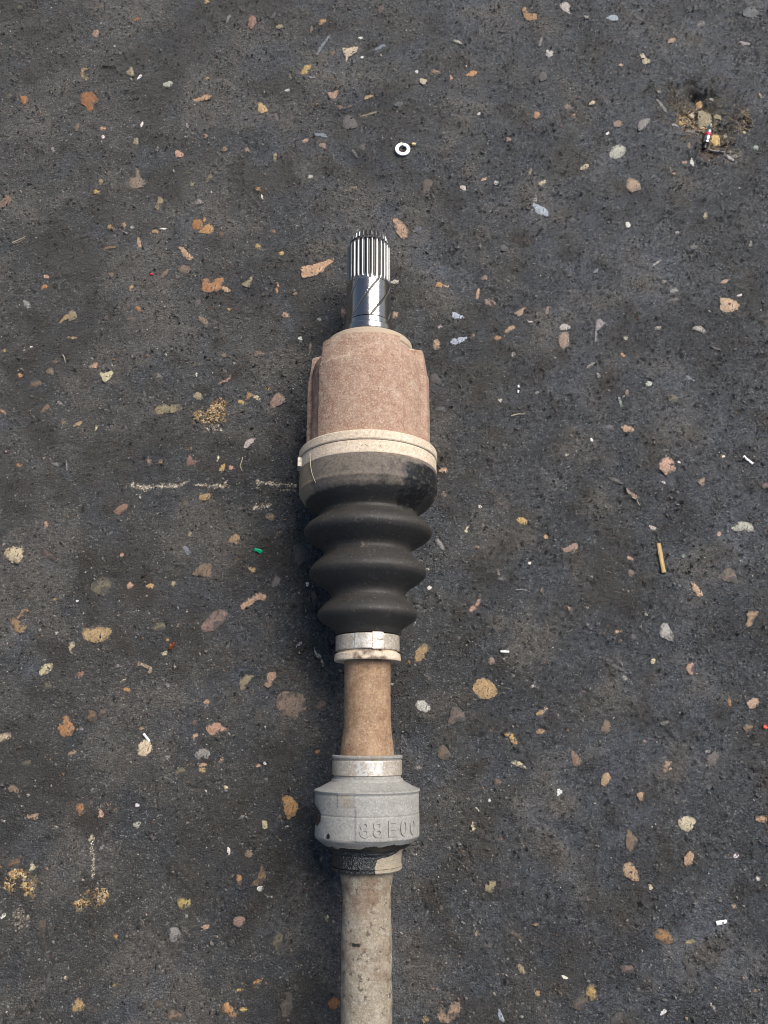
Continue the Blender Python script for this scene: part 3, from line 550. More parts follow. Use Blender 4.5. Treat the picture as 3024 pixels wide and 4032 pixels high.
# ------------------------------------------------------------------ grit and crumbs
bm = bmesh.new(); bmesh.ops.create_icosphere(bm, subdivisions=1, radius=1.0)
ICO_V = np.array([v.co[:] for v in bm.verts]); ICO_F = np.array([[v.index for v in f.verts] for f in bm.faces]); bm.free()
GRM = stone_mat("grit", False)
OV = np.array([(1, 0, 0), (-1, 0, 0), (0, 1, 0), (0, -1, 0), (0, 0, 1), (0, 0, -1)], float)
OF = np.array([(0, 2, 4), (2, 1, 4), (1, 3, 4), (3, 0, 4), (2, 0, 5), (1, 2, 5), (3, 1, 5), (0, 3, 5)])
def grains(name, pos, rad, flat, cols, parent, seed, sink=0.25, tiny=False):
    IV, IF = (OV, OF) if tiny else (ICO_V, ICO_F)
    rg = np.random.default_rng(seed); n = len(pos); m = len(IV)
    V = np.repeat(IV[None], n, 0) * rg.uniform(0.7, 1.3, (n, m, 1))
    sc = np.stack([rg.uniform(0.8, 1.5, n), rg.uniform(0.6, 1.0, n), np.ones(n)], -1)
    V = V * sc[:, None, :]
    a = rg.uniform(0, 6.283, n); ca, sa = np.cos(a), np.sin(a)
    b = rg.uniform(-0.6, 0.6, n); cb, sb = np.cos(b), np.sin(b)
    x, y, z = V[..., 0], V[..., 1], V[..., 2]
    y, z = y * cb[:, None] - z * sb[:, None], y * sb[:, None] + z * cb[:, None]
    x, y = x * ca[:, None] - y * sa[:, None], x * sa[:, None] + y * ca[:, None]
    V = np.stack([x, y, z * flat[:, None]], -1) * rad[:, None, None]
    V = V + pos[:, None, :]; V[..., 2] += (rad * flat * (1 - 2 * sink))[:, None]
    Fi = (IF[None] + (np.arange(n) * m)[:, None, None]).reshape(-1, 3)
    tc = np.repeat(np.c_[cols, np.zeros(n)], m, 0)
    o = mesh_np(name, V.reshape(-1, 3), Fi, 3, GRM, parent, (0, 0, 0), False, tc.astype(np.float32), "tint")
    return tag(o, kind="stuff")
def hts(x, y):
    i = np.clip(np.round((y - Y0) / STEP).astype(int), 0, ny - 1); j = np.clip(np.round((x - X0) / STEP).astype(int), 0, nx - 1); return HT[i, j]
def palcols(n, rg, table):
    w = np.array([t[0] for t in table], float); k = rg.choice(len(table), n, p=w / w.sum())
    c = np.array([t[1] for t in table])[k]; return c * rg.uniform(0.75, 1.25, (n, 1))
rg = np.random.default_rng(77)
n = 105000
x = rg.uniform(X0 + 0.01, X1 - 0.01, n); y = rg.uniform(Y0 + 0.01, Y1 - 0.01, n)
dens = b30[np.clip(((y - Y0) / STEP).astype(int), 0, ny - 1), np.clip(((x - X0) / STEP).astype(int), 0, nx - 1)]
keep = rg.uniform(0, 1, n) < 0.65 + 0.25 * dens; x, y = x[keep], y[keep]; n = len(x)
cols = palcols(n, rg, [(30, (0.035, 0.034, 0.033)), (30, (0.085, 0.083, 0.080)), (22, (0.14, 0.135, 0.13)), (7, (0.24, 0.23, 0.215)), (1.3, (0.40, 0.38, 0.35)), (0.6, (0.62, 0.60, 0.56)), (1.2, (0.24, 0.155, 0.085)), (0.8, (0.20, 0.12, 0.09))])
lum = cols.mean(1)
rad = np.where(lum > 0.3, rg.lognormal(math.log(0.00042), 0.32, n), rg.lognormal(math.log(0.00058), 0.35, n))
rad = np.clip(rad, 0.0002, 0.0014)
n2 = 26000; q = rg.exponential(0.16, n2); sd_ = rg.integers(0, 4, n2); u_ = rg.uniform(-0.25, 1.25, n2)
xo = np.where(sd_ == 0, X0 - q, np.where(sd_ == 1, X1 + q, X0 + (X1 - X0) * u_)); yo_ = np.where(sd_ == 2, Y0 - q, np.where(sd_ == 3, Y1 + q, Y0 + (Y1 - Y0) * u_))
ko = rg.integers(0, n, n2)
x = np.concatenate((x, xo)); y = np.concatenate((y, yo_)); cols = np.concatenate((cols, cols[ko])); rad = np.concatenate((rad, rad[ko] * 1.3)); n += n2
grains("grit", np.c_[x, y, np.where((x > X0) & (x < X1) & (y > Y0) & (y < Y1), hts(x, y), 0.0)], rad, rg.uniform(0.45, 0.9, n), cols, ground, 3, 0.2, True)
YEL = [(4, (0.44, 0.31, 0.15)), (3, (0.30, 0.18, 0.075)), (2.5, (0.50, 0.41, 0.27)), (3, (0.10, 0.07, 0.04)), (2.5, (0.045, 0.037, 0.03))]
BRN = [(3, (0.14, 0.10, 0.05)), (3, (0.07, 0.05, 0.03)), (2, (0.22, 0.16, 0.09)), (1, (0.4, 0.34, 0.25)), (3, (0.035, 0.03, 0.024))]
GRY = [(3, (0.27, 0.25, 0.22)), (2, (0.17, 0.15, 0.12)), (3, (0.07, 0.06, 0.055)), (0.6, (0.5, 0.46, 0.4))]
def patch(name, spots, seed):
    rg = np.random.default_rng(seed); PP, CC, RR = [], [], []
    spots = [q[:5] + (int(q[5] * 1.5),) + q[6:] for q in spots]
    for (t, cx, cy, rx, ry, n, table, size) in spots:
        a = rg.uniform(0, 6.283, n); q = np.sqrt(rg.uniform(0, 1, n)) * rg.uniform(0.75, 1.1, n)
        for aa, qq in zip(a, q): PP.append(gp(*tp(t, cx + rx * qq * math.cos(aa), cy + ry * qq * math.sin(aa))))
        CC.append(palcols(n, rg, table)); RR.append(rg.lognormal(math.log(size), 0.35, n))
    PP = np.array(PP); RR = np.clip(np.concatenate(RR) * 0.72, 0.0003, 0.003)
    grains(name, np.c_[PP, hts(PP[:, 0], PP[:, 1])], RR, rg.uniform(0.25, 0.55, len(RR)), np.concatenate(CC), ground, seed, 0.4)
patch("pothole_gravel", [('Z', 590, 660, 160, 150, 190, YEL, 0.0009), ('Z', 560, 400, 330, 200, 90, BRN, 0.0007), ('Z', 840, 770, 110, 70, 50, YEL, 0.0009), ('Z', 480, 380, 120, 90, 30, YEL, 0.0006),
      ('Z', 950, 700, 330, 260, 90, BRN, 0.0008), ('Z', 1330, 740, 200, 190, 110, BRN, 0.0008), ('Z', 1010, 1060, 230, 200, 120, BRN, 0.0008), ('Z', 700, 480, 70, 60, 24, YEL, 0.0007),
      ('Z', 1440, 700, 45, 150, 55, YEL, 0.0008), ('Z', 690, 840, 140, 60, 80, GRY, 0.0008), ('Z', 1220, 1220, 150, 90, 80, GRY, 0.0008), ('Z', 1000, 955, 80, 90, 50, YEL, 0.0009)], 51)
patch("crumbled_stone", [('D', 1350, 1045, 90, 38, 260, YEL, 0.0008), ('D', 1400, 1000, 60, 50, 150, YEL, 0.0008), ('D', 1430, 955, 45, 35, 90, YEL, 0.0007), ('D', 1375, 1120, 70, 34, 60, GRY, 0.001)], 52)
patch("crumbled_stone", [('H', 60, 395, 30, 18, 90, YEL, 0.0009), ('H', 100, 440, 22, 38, 110, YEL, 0.0008), ('H', 35, 430, 20, 30, 60, YEL, 0.0008), ('H', 75, 560, 34, 42, 110, GRY, 0.0008)], 53)
patch("crumbled_stone", [('H', 375, 475, 28, 32, 120, YEL, 0.0007), ('H', 298, 505, 24, 16, 80, YEL, 0.0008), ('H', 340, 480, 40, 40, 60, BRN, 0.0008)], 54)
PP, CC = [], []
rg = np.random.default_rng(55)
for (ax_, ay_, bx_, by_, w) in SEG:
    L = math.hypot(bx_ - ax_, by_ - ay_); n = int(L * w * 2 / 0.7e-6)
    for _ in range(n):
        q = rg.uniform(0, 1); e = rg.normal(0, 0.62) * w; nxv, nyv = -(by_ - ay_) / L, (bx_ - ax_) / L
        PP.append((ax_ + (bx_ - ax_) * q + nxv * e, ay_ + (by_ - ay_) * q + nyv * e))
PP = np.array(PP); n = len(PP)
grains("scrape_marks", np.c_[PP, hts(PP[:, 0], PP[:, 1])], np.clip(rg.lognormal(math.log(0.00042), 0.35, n), 0.0002, 0.001), rg.uniform(0.2, 0.4, n),
       palcols(n, rg, [(6, (0.62, 0.56, 0.47)), (3, (0.46, 0.39, 0.29)), (1.2, (0.12, 0.1, 0.08))]), ground, 56)

# ------------------------------------------------------------------ the drive shaft
M_CHROME = None
def chrome():
    t = NT("polished_steel")
    n = t.noise(300, 4, 0.6)
    c = t.mix(t.ramp(n, [(0.55, 0.0), (0.8, 0.5)]), (0.36, 0.345, 0.325), (0.12, 0.10, 0.08))
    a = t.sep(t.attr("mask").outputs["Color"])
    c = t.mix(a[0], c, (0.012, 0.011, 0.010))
    mp = t.n("ShaderNodeMapping"); t.put(mp.inputs[0], t.co); mp.inputs["Scale"].default_value = (1, 0.06, 1)
    r = t.ramp(n, [(0.4, 0.09), (0.8, 0.26)])
    nb = t.bump(t.noise(1600, 2, 0.5, mp.outputs[0]), 0.06, 0.0003)
    m = t.math('SUBTRACT', 1.0, a[0])
    t.put(t.b.inputs["Metallic"], m)
    return t.done(c, t.mix(a[0], r, (0.25,) * 3), nb, m)
M_CHROME = chrome()
M_RUST = dirty("dusty_rust", (0.46, 0.315, 0.23), (0.34, 0.20, 0.14), 170, (0.07, 0.042, 0.028), 0.645, (0.58, 0.46, 0.35), 0.84, 0.9,
               m1=(0.50, 0.40, 0.29), m1r=0.9, m2=(0.21, 0.095, 0.06), m2r=0.9, bst=0.9, bd=0.0006, dscale=480, lscale=1300, patch=(0.53, 0.41, 0.31))
M_CREAM = dirty("dusty_cream_band", (0.72, 0.60, 0.46), (0.62, 0.49, 0.36), 150, (0.10, 0.06, 0.04), 0.645, (0.78, 0.70, 0.60), 0.95, 0.7,
                m1=(0.045, 0.035, 0.028), m1r=0.6, m2=(0.16, 0.11, 0.08), m2r=0.9, bst=0.45, bd=0.0004, dscale=430)
M_BAND = dirty("worn_clamp_steel", (0.52, 0.46, 0.385), (0.44, 0.375, 0.30), 170, (0.20, 0.15, 0.11), 0.74, (0.72, 0.69, 0.64), 0.86, 0.42,
               m1=(0.64, 0.62, 0.585), m1r=0.3, m2=(0.16, 0.12, 0.09), m2r=0.9, bst=0.35, bd=0.0003, metal=0.25, lscale=1100)
M_BARE = dirty("bare_clamp_metal", (0.60, 0.56, 0.49), (0.50, 0.44, 0.36), 400, (0.22, 0.17, 0.13), 0.66, (0.74, 0.73, 0.71), 0.66, 0.34, m1=None, bst=0.5, bd=0.0003, metal=0.3, lscale=760)
M_BOOT = dirty("boot_rubber", (0.030, 0.028, 0.0255), (0.042, 0.037, 0.032), 90, (0.016, 0.015, 0.014), 0.66, (0.13, 0.12, 0.105), 0.975, 0.62,
               m1=(0.014, 0.014, 0.015), m1r=0.28, m2=(0.175, 0.145, 0.118), m2r=0.95, e1w=(0.34, 0.66), m3=(0.33, 0.245, 0.16), bst=0.35, bd=0.0003)
M_SHAFT = dirty("dusty_shaft_steel", (0.41, 0.275, 0.17), (0.26, 0.155, 0.09), 150, (0.10, 0.055, 0.035), 0.635, (0.45, 0.36, 0.26), 0.95, 0.85,
                m1=(0.42, 0.35, 0.265), m1r=0.9, m2=(0.21, 0.12, 0.08), m2r=0.9, bst=0.65, bd=0.0005, dscale=360)
M_SHAFT2 = dirty("grey_dusty_shaft", (0.385, 0.335, 0.26), (0.25, 0.205, 0.15), 150, (0.10, 0.075, 0.065), 0.575, (0.48, 0.43, 0.36), 0.95, 0.88,
                 m1=(0.03, 0.026, 0.022), m1r=0.4, m2=(0.20, 0.13, 0.085), m2r=0.9, bst=0.75, bd=0.0007, dscale=270, patch=(0.30, 0.235, 0.165))
M_DAMP = dirty("grey_damper_rubber", (0.35, 0.338, 0.312), (0.285, 0.275, 0.252), 90, (0.12, 0.10, 0.08), 0.68, (0.46, 0.44, 0.40), 0.96, 0.8,
               m1=(0.018, 0.016, 0.015), m1r=0.35, m2=(0.30, 0.25, 0.19), m2r=0.9, bst=0.5, bd=0.0004)
M_GREASE = dirty("black_grease", (0.004, 0.004, 0.0045), (0.006, 0.0055, 0.005), 100, (0.003, 0.003, 0.003), 0.7, (0.008, 0.008, 0.008), 0.97, 0.07,
                 m1=(0.37, 0.31, 0.225), m1r=0.9, m2=(0.06, 0.055, 0.05), m2r=0.3, bst=1.0, bd=0.0018, bscale=260, spec=1.0)

shaft = empty("drive_shaft", ROOT)
shaft.rotation_euler = (0, 0, R(0.15))
tag(shaft, "long rusty drive shaft with a splined tip and black rubber boot lying on asphalt", "drive shaft")
D90 = math.pi / 2
def ang(t): return np.degrees(t)
def vn(V, f, s=0): return vnoise(V, f, s)

# --- splined tip
TEETH = 27
yS0, yS1 = P(585, 46)[0], P(597, 46)[0]
def spline_r(t, Y, r):
    amp = 0.0013 * sstep(yS1, yS0, Y)
    w = np.cos(TEETH * t); prof = np.clip(w * 1.5, -1, 1)
    return r - amp * 0.5 * (1 - prof) - 0.00010 * (1 - sstep(yS1, yS0, Y))
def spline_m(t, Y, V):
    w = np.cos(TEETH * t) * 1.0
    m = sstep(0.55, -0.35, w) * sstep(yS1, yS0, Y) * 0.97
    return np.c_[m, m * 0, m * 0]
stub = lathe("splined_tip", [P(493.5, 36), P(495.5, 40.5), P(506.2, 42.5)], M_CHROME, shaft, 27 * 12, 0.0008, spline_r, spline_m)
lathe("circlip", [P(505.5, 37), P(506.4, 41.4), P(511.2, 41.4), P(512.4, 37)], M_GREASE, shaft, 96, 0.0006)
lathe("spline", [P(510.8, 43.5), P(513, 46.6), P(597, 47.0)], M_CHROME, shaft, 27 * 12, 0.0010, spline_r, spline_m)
yB0, yB1 = P(597, 48)[0], P(679, 48.5)[0]
def barrel_r(t, Y, r):
    f = (Y - yB1) / (yB0 - yB1)
    q = (np.degrees(t) - 62 - (1 - f) * 74) % (360 / 7)
    q = np.minimum(q, 360 / 7 - q)
    return r - 0.0008 * sstep(3.4, 1.4, q) * sstep(0.0, 0.06, f) * sstep(1.0, 0.97, f)
def barrel_m(t, Y, V):
    f = (Y - yB1) / (yB0 - yB1)
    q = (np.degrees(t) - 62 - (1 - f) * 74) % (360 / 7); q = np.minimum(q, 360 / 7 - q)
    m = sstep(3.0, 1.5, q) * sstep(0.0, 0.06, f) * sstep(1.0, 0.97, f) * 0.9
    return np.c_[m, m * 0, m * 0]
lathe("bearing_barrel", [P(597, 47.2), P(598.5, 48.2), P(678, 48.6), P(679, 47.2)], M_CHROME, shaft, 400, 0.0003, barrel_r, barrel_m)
def collar_m(t, Y, V):
    m = sstep(P(699, 70)[0], P(706, 70)[0], Y) * 0.95
    return np.c_[m, m * 0, m * 0]
lathe("shoulder", [P(679, 47), P(680.2, 52.5), P(690, 53.5), P(690.6, 57.5), P(691.4, 58.2), P(702, 59), P(702.8, 70), P(704, 73.5), P(710, 74)], M_CHROME, shaft, 180, 0.0005, None, collar_m)

# --- joint housing with three lobes
yF = P(721, 104)[0]; y763 = P(763, 128)[0]; RH = P(800, 131)[1]
def lobe(t):
    d = np.min([np.abs(((np.degrees(t) - c + 180) % 360) - 180) for c in (98.5, 218.5, 338.5)], axis=0)
    return sstep(45.5, 41.5, d)
def house_r(t, Y, r):
    L = lobe(t)
    s = yF - Y
    fl = np.interp(s, [-0.0001, 0.0012, yF - y763, yF - y763 + 0.0012, 1], [0.80, 0.93, 0.982, 1.0, 1.0])
    fr = np.interp(s, [-0.0001, 0.003, 0.007, 0.0105, 0.014, 1], [0.735, 0.78, 0.85, 0.91, 0.926, 0.93])
    V = np.stack([r * np.cos(t), Y, r * np.sin(t)], -1).reshape(-1, 3)
    n = (0.6 * vn(V, 260, 1) + 0.5 * vn(V, 520, 2) + 0.4 * vn(V, 900, 7)).reshape(t.shape)
    return RH * (fl * L + fr * (1 - L)) + n * 0.00016
def house_m(t, Y, V):
    L = lobe(t); s = yF - Y
    n = 0.5 + 0.5 * vn(V, 150, 3)
    edge = np.exp(-((s - (yF - y763)) / 0.0006) ** 2) * L
    pale = 0.62 * sstep(0.0025, 0.0, s) + 0.62 * edge * n + 0.30 * sstep(0.5, 0.9, n) * sstep(0.02, 0.04, s) * L
    red = (1 - L) * 0.42 * sstep(90, 180, np.degrees(t)) * (0.5 + n) + 0.16 * n
    return np.c_[pale, red, red * 0]
yH1 = P(930, 131)[0]
house = lathe("joint_housing", [(yF + 0.0006, RH * 0.7), (yF, RH * 0.8), (yF - 0.006, RH), (yH1, RH), (yH1 - 0.004, RH * 0.98)], M_RUST, shaft, 360, 0.0007, house_r, house_m, sharp=40)
def flange_m(t, Y, V):
    n = 0.5 + 0.5 * vn(V, 200, 5)
    return np.c_[0.75 + n * 0.3, n * 0, n * 0]
fl = lathe("flange_ring", [P(704.8, 60), P(705.4, 91.5), P(707, 94), P(719, 95), P(723, 93)], M_RUST, shaft, 220, 0.0008,
           lambda t, Y, r: r + 0.00010 * vn(np.stack([r * np.cos(t), Y, r * np.sin(t)], -1).reshape(-1, 3), 420, 4).reshape(t.shape), flange_m)
fl["label"] = "pale dusty ring at the front of the housing"

# --- rubber boot
prof = [S(983, 144), S(1029, 147), S(1044, 148.6), S(1060, 149), S(1072, 147.5), S(1083, 142.5), S(1094, 131), S(1106, 115), S(1113, 107.5), S(1117, 106), S(1122, 107.5),
        S(1129, 116), S(1138, 128.5), S(1144, 134), S(1149, 136.8), S(1154, 137.8), S(1159, 136.3), S(1165, 131.5), S(1174, 118), S(1184, 102), S(1190, 95.5), S(1195.5, 93.5), S(1201, 95),
        S(1210, 103), S(1223, 116), S(1230, 122), S(1236, 125.4), S(1241, 126.4), S(1246, 125), S(1252, 120.5), S(1261, 108.5), S(1273, 91), S(1281, 82.5), S(1288, 79.5), S(1294, 80.5),
        S(1303, 88), S(1312, 97.5), S(1319, 103.5), S(1325, 107), S(1330, 108), S(1335, 106.6), S(1341, 101.5), S(1351, 87.5), S(1360, 75), S(1366, 70), S(1372, 66)]
def smooth_prof(pr, n=5):
    p = np.array(pr); o = []
    for i in range(len(p) - 1):
        a, b, c, d = p[max(i - 1, 0)], p[i], p[i + 1], p[min(i + 2, len(p) - 1)]
        for k in range(n):
            t = k / n
            o.append(tuple(0.5 * ((2 * b) + (c - a) * t + (2 * a - 5 * b + 4 * c - d) * t * t + (3 * b - a - 3 * c + d) * t ** 3)))
    o.append(tuple(p[-1])); return o
yC0, yC1, yC2 = S(1029, 147)[0], S(1062, 148)[0], S(1092, 133)[0]
# the bare greasy patch near the right of the boot's collar: outline in angle (deg) and Y
def boot_r(t, Y, r):
    V = np.stack([r * np.cos(t), Y, r * np.sin(t)], -1).reshape(-1, 3)
    n = vn(V, 45, 11).reshape(t.shape)
    ridge = 0.0005 * np.exp(-((Y - S(1071, 148)[0]) / 0.0012) ** 2)
    return r + n * 0.00035 + ridge
def boot_m(t, Y, V):
    a = np.degrees(t); n = vn(V, 120, 12); n2 = vn(V, 420, 13)
    s = sstep(yC2 - 0.001, yC2 + 0.0025, Y)
    dust = s * ((0.60 + 0.34 * sstep(55, 125, a)) + 0.18 * n + 0.24 * n2) + s * 0.4 * sstep(0.003, 0.0, np.abs(Y - yC0)) + s * 0.32 * sstep(130, 165, a)
    dust += (1 - s) * np.maximum(0, 0.16 * n + 0.05)
    g = sstep(62, 53, a + 5 * n + 2 * n2) * sstep(18, 26, a + 4 * n) * sstep(0.0, 0.0015, (yC0 - 0.0022) - Y + 0.0006 * n2) * sstep(yC2 - 0.012, yC2 - 0.006, Y)
    g2 = sstep(44, 36, a + 5 * n) * sstep(5, 12, a) * sstep(0.0, 0.0015, (yC0 - 0.0008) - Y) * sstep(yC2 - 0.002, yC2 + 0.001, Y)
    g = np.maximum(g, g2) * (0.66 + 0.4 * vn(V, 800, 19) + 0.35 * n2)
    tan_ = s * (1.0 * sstep(128, 150, a + 9 * n) + 0.35 * n2 * sstep(0.004, 0.0, Y - yC1) + 0.5 * sstep(0.0025, 0.0, np.abs(Y - yC0 - 0.0006)) * (0.5 + n))
    tan_ += (1 - s) * (0.20 * n2 + 0.08 * n + 0.03)
    return np.c_[g * 0.95, dust * (1 - g), tan_ * (1 - g)]
boot = lathe("rubber_boot", smooth_prof(prof), M_BOOT, shaft, 260, 0.0007, boot_r, boot_m, sharp=70)
def lip_r(t, Y, r):
    V = np.stack([r * np.cos(t), Y, r * np.sin(t)], -1).reshape(-1, 3)
    return r + (vn(V, 170, 14) * 0.00012 + vn(V, 60, 15) * 0.0002).reshape(t.shape)
def speck_m(t, Y, V):
    n = vn(V, 330, 16); m = 0.30 * n + 0.05
    return np.c_[m, m * 0.4, m * 0]
lip = lathe("boot_lip", [P(927.2, 140), P(927.6, 146.5), P(929.5, 148.6), P(944.5, 149), P(947.2, 147.6), P(948.5, 144)], M_CREAM, boot, 260, 0.0006, lip_r, speck_m)
lip["label"] = "cream dust-caked lip of the boot"
cl = lathe("large_clamp", [P(948.6, 144), P(948.9, 146.0), P(950, 146.6), P(974, 147.6), P(975.4, 147.2), P(975.8, 145)], M_CREAM, shaft, 260, 0.0007, None, speck_m)
yk0, yk1 = P(953, 147)[0], P(972, 147)[0]; rB = P(960, 147)[1]
wrapbox("clamp_tab", yk1, yk0 + 0.0006, 159.5, 162.0, rB - 0.0006, rB + 0.0026, M_BAND, cl, 3)
wrapbox("clamp_tab", yk0 - 0.0016, yk0, 162.0, 168.5, rB - 0.0006, rB + 0.0018, M_BAND, cl, 5)
wrapbox("clamp_tab", yk1 - 0.0004, yk1 + 0.0016, 162.0, 170.5, rB - 0.0006, rB + 0.0015, M_BAND, cl, 5)
# --- small clamp at the boot's neck
def band_m(lo, hi, k=0.5):
    def f(t, Y, V):
        a = np.degrees(t); n = vn(V, 300, 21); n2 = vn(V, 700, 22)
        w = sstep(lo, lo + 8, a) * sstep(hi, hi - 8, a)
        return np.c_[w * (k + 0.30 * n + 0.45 * n2 + 0.45 * vn(V, 1500, 24)) - 0.05, np.maximum(0, 0.3 * vn(V, 160, 23) - 0.05), n * 0]
    return f
sc_ = lathe("small_clamp", [P(1366.2, 66), P(1366.8, 68.2), P(1368, 68.8), P(1398.5, 69.2), P(1399.8, 68.6), P(1400.2, 66)], M_BAND, shaft, 200, 0.0007, None, band_m(70, 120, 0.52))
y0_, y1_ = P(1401, 69)[0], P(1363.5, 69)[0]; rb = P(1380, 69)[1]; ym = (y0_ * 0.46 + y1_ * 0.54)
wrapbox("clamp_buckle", ym + 0.00018, y1_ - 0.0002, 61, 81, rb - 0.0005, rb + 0.0009, M_BARE, sc_, 8)
wrapbox("clamp_buckle", y0_, ym - 0.00018, 61, 81, rb - 0.0005, rb + 0.0010, M_BARE, sc_, 8)
wrapbox("clamp_strap", y0_ + 0.0005, y1_ - 0.0007, 81.2, 112, rb - 0.0004, rb + 0.00035, M_BARE, sc_, 10)
def neck_m(t, Y, V):
    a = np.degrees(t); n = vn(V, 420, 25); w = sstep(45, 60, a) * sstep(128, 112, a)
    return np.c_[w * 0 , w * (0.42 + 0.45 * n), n * 0]
nk = lathe("boot_neck_ring", [P(1399.5, 63), P(1405, 65.5), P(1406.2, 69.5), P(1408, 71), P(1420, 72), P(1422.5, 71), P(1423.2, 52)], M_CREAM, boot, 200, 0.0006,
           lambda t, Y, r: r + 0.00012 * vn(np.stack([r * np.cos(t), Y, r * np.sin(t)], -1).reshape(-1, 3), 330, 26).reshape(t.shape), neck_m)
# --- upper shaft
def rough_r(f1, a1, f2, a2, sd):
    def f(t, Y, r):
        V = np.stack([r * np.cos(t), Y, r * np.sin(t)], -1).reshape(-1, 3)
        return r + (vn(V, f1, sd) * a1 + vn(V, f2, sd + 1) * a2).reshape(t.shape)
    return f
def sh_m(t, Y, V):
    a = np.degrees(t); n = vn(V, 75, 31); n2 = vn(V, 220, 32)
    pale = np.maximum(0, 0.30 * n + 0.22 * sstep(70, 60, a) * sstep(30, 40, a) + 0.1 * n2)
    return np.c_[pale, np.maximum(0, 0.45 * n2 + 0.2 * n + 0.12), n * 0]
lathe("upper_shaft", [P(1422, 51.5), P(1430, 50.3), P(1445, 49.8), P(1560, 50.2), P(1575, 51.3), P(1592, 54), P(1608, 56.6), P(1622, 57.4), P(1640, 58)], M_SHAFT, shaft, 160, 0.001,
      rough_r(150, 0.00018, 480, 0.00010, 33), sh_m)
# --- damper: end ring, clamp, rubber body
lathe("damper_end_ring", [P(1632.6, 60), P(1633, 74.5), P(1634.5, 76.4), P(1638.5, 76.4), P(1640.5, 74.6), P(1644, 72.5), P(1646, 72)], M_DAMP, shaft, 180, 0.0006,
      rough_r(120, 0.0001, 400, 0.00006, 35), lambda t, Y, V: np.c_[V[:, 0] * 0, 0.3 + 0.4 * vn(V, 240, 36), V[:, 0] * 0])
c2 = lathe("damper_clamp", [P(1643.8, 72.5), P(1644.4, 74.8), P(1645.4, 75.2), P(1676, 75.2), P(1677, 74.6), P(1677.6, 72)], M_BAND, shaft, 200, 0.0007, None, band_m(58, 112, 0.56))
c2["label"] = "cream clamp band with bare shiny metal on top"
yD0, yD1 = S(1706, 111)[0], S(1806, 113)[0]
def damp_r(t, Y, r):
    a = np.degrees(t); f = (Y - yD1) / (yD0 - yD1)      # 1 at the front ridge, 0 at the rear edge
    V = np.stack([r * np.cos(t), Y, r * np.sin(t)], -1).reshape(-1, 3)
    n = vn(V, 260, 41).reshape(t.shape); n3 = vn(V, 90, 43).reshape(t.shape)
    body = sstep(-0.02, 0.02, f) * sstep(1.02, 0.985, f)
    o = r + n * 0.00010 + n3 * 0.00018
    o += 0.00042 * sstep(101.5, 100.3, a) * sstep(12, 14, a) * body                               # raised lettering panel
    o += 0.0003 * sstep(99.8, 101, a) * sstep(122, 120.5, a) * sstep(0.70, 0.715, f) * sstep(0.985, 0.97, f)   # pad near the front ridge
    o -= 0.00045 * np.exp(-((f - 0.50) / 0.008) ** 2) * sstep(5, 12, a)                             # moulding seam
    bite = np.exp(-(((a - 174) / 22) ** 2 + ((f - 0.46 + 0.03 * n3) / 0.21) ** 2) ** 2)
    o -= 0.0014 * bite * body
    o += 0.0006 * np.exp(-((f - 1.0) / 0.022) ** 2) - 0.0005 * np.exp(-((f - 0.93) / 0.016) ** 2)
    chip = sstep(0.0, 0.05, -f + 0.03 + 0.05 * n3)
    return o - 0.0004 * chip
def damp_m(t, Y, V):
    a = np.degrees(t); f = (Y - yD1) / (yD0 - yD1); n = vn(V, 260, 45); n2 = vn(V, 110, 46)
    bite = np.exp(-(((a - 174 + 3 * n) / 27) ** 2 + ((f - 0.46 + 0.03 * n2) / 0.24) ** 2) ** 3)
    sp = np.exp(-(((a - 134) / 4) ** 2 + ((f - 0.10) / 0.07) ** 2))
    rear = sstep(-0.10, -0.15, f + 0.07 * n2 + 0.05 * n)
    blk = np.maximum(np.maximum(bite, sp * (0.55 + 0.5 * n + 0.3 * n2)), rear)
    blk = np.maximum(blk, sstep(168, 180, a) * sstep(0.25, 0.1, f) * 0.7 * (0.7 + 0.6 * n))
    tan_ = 0.42 * sstep(99, 103, a) * (0.6 + 0.5 * n2) * sstep(1.0, 0.97, f) + (0.24 + 0.25 * n) * sstep(99.8, 102, a + n) * sstep(122, 119.5, a + 1.5 * n) * sstep(0.68, 0.78, f + 0.04 * n) * sstep(0.985, 0.97, f) + 0.4 * sstep(0.0, -0.08, f)
    return np.c_[blk, np.clip(tan_, 0, 0.62), n * 0]
damper = lathe("vibration_damper", [P(1677, 70), P(1678.2, 72.4), P(1684, 72.6), P(1685, 76), S(1686.5, 79), S(1701, 105), S(1702.5, 109.5), S(1704, 112.2), S(1707, 112.3), S(1760, 112.6), S(1803, 113), S(1808, 111.5), S(1822, 97), S(1828, 90), S(1829, 76)],
               M_DAMP, shaft, 360, 0.0006, damp_r, damp_m, sharp=30)
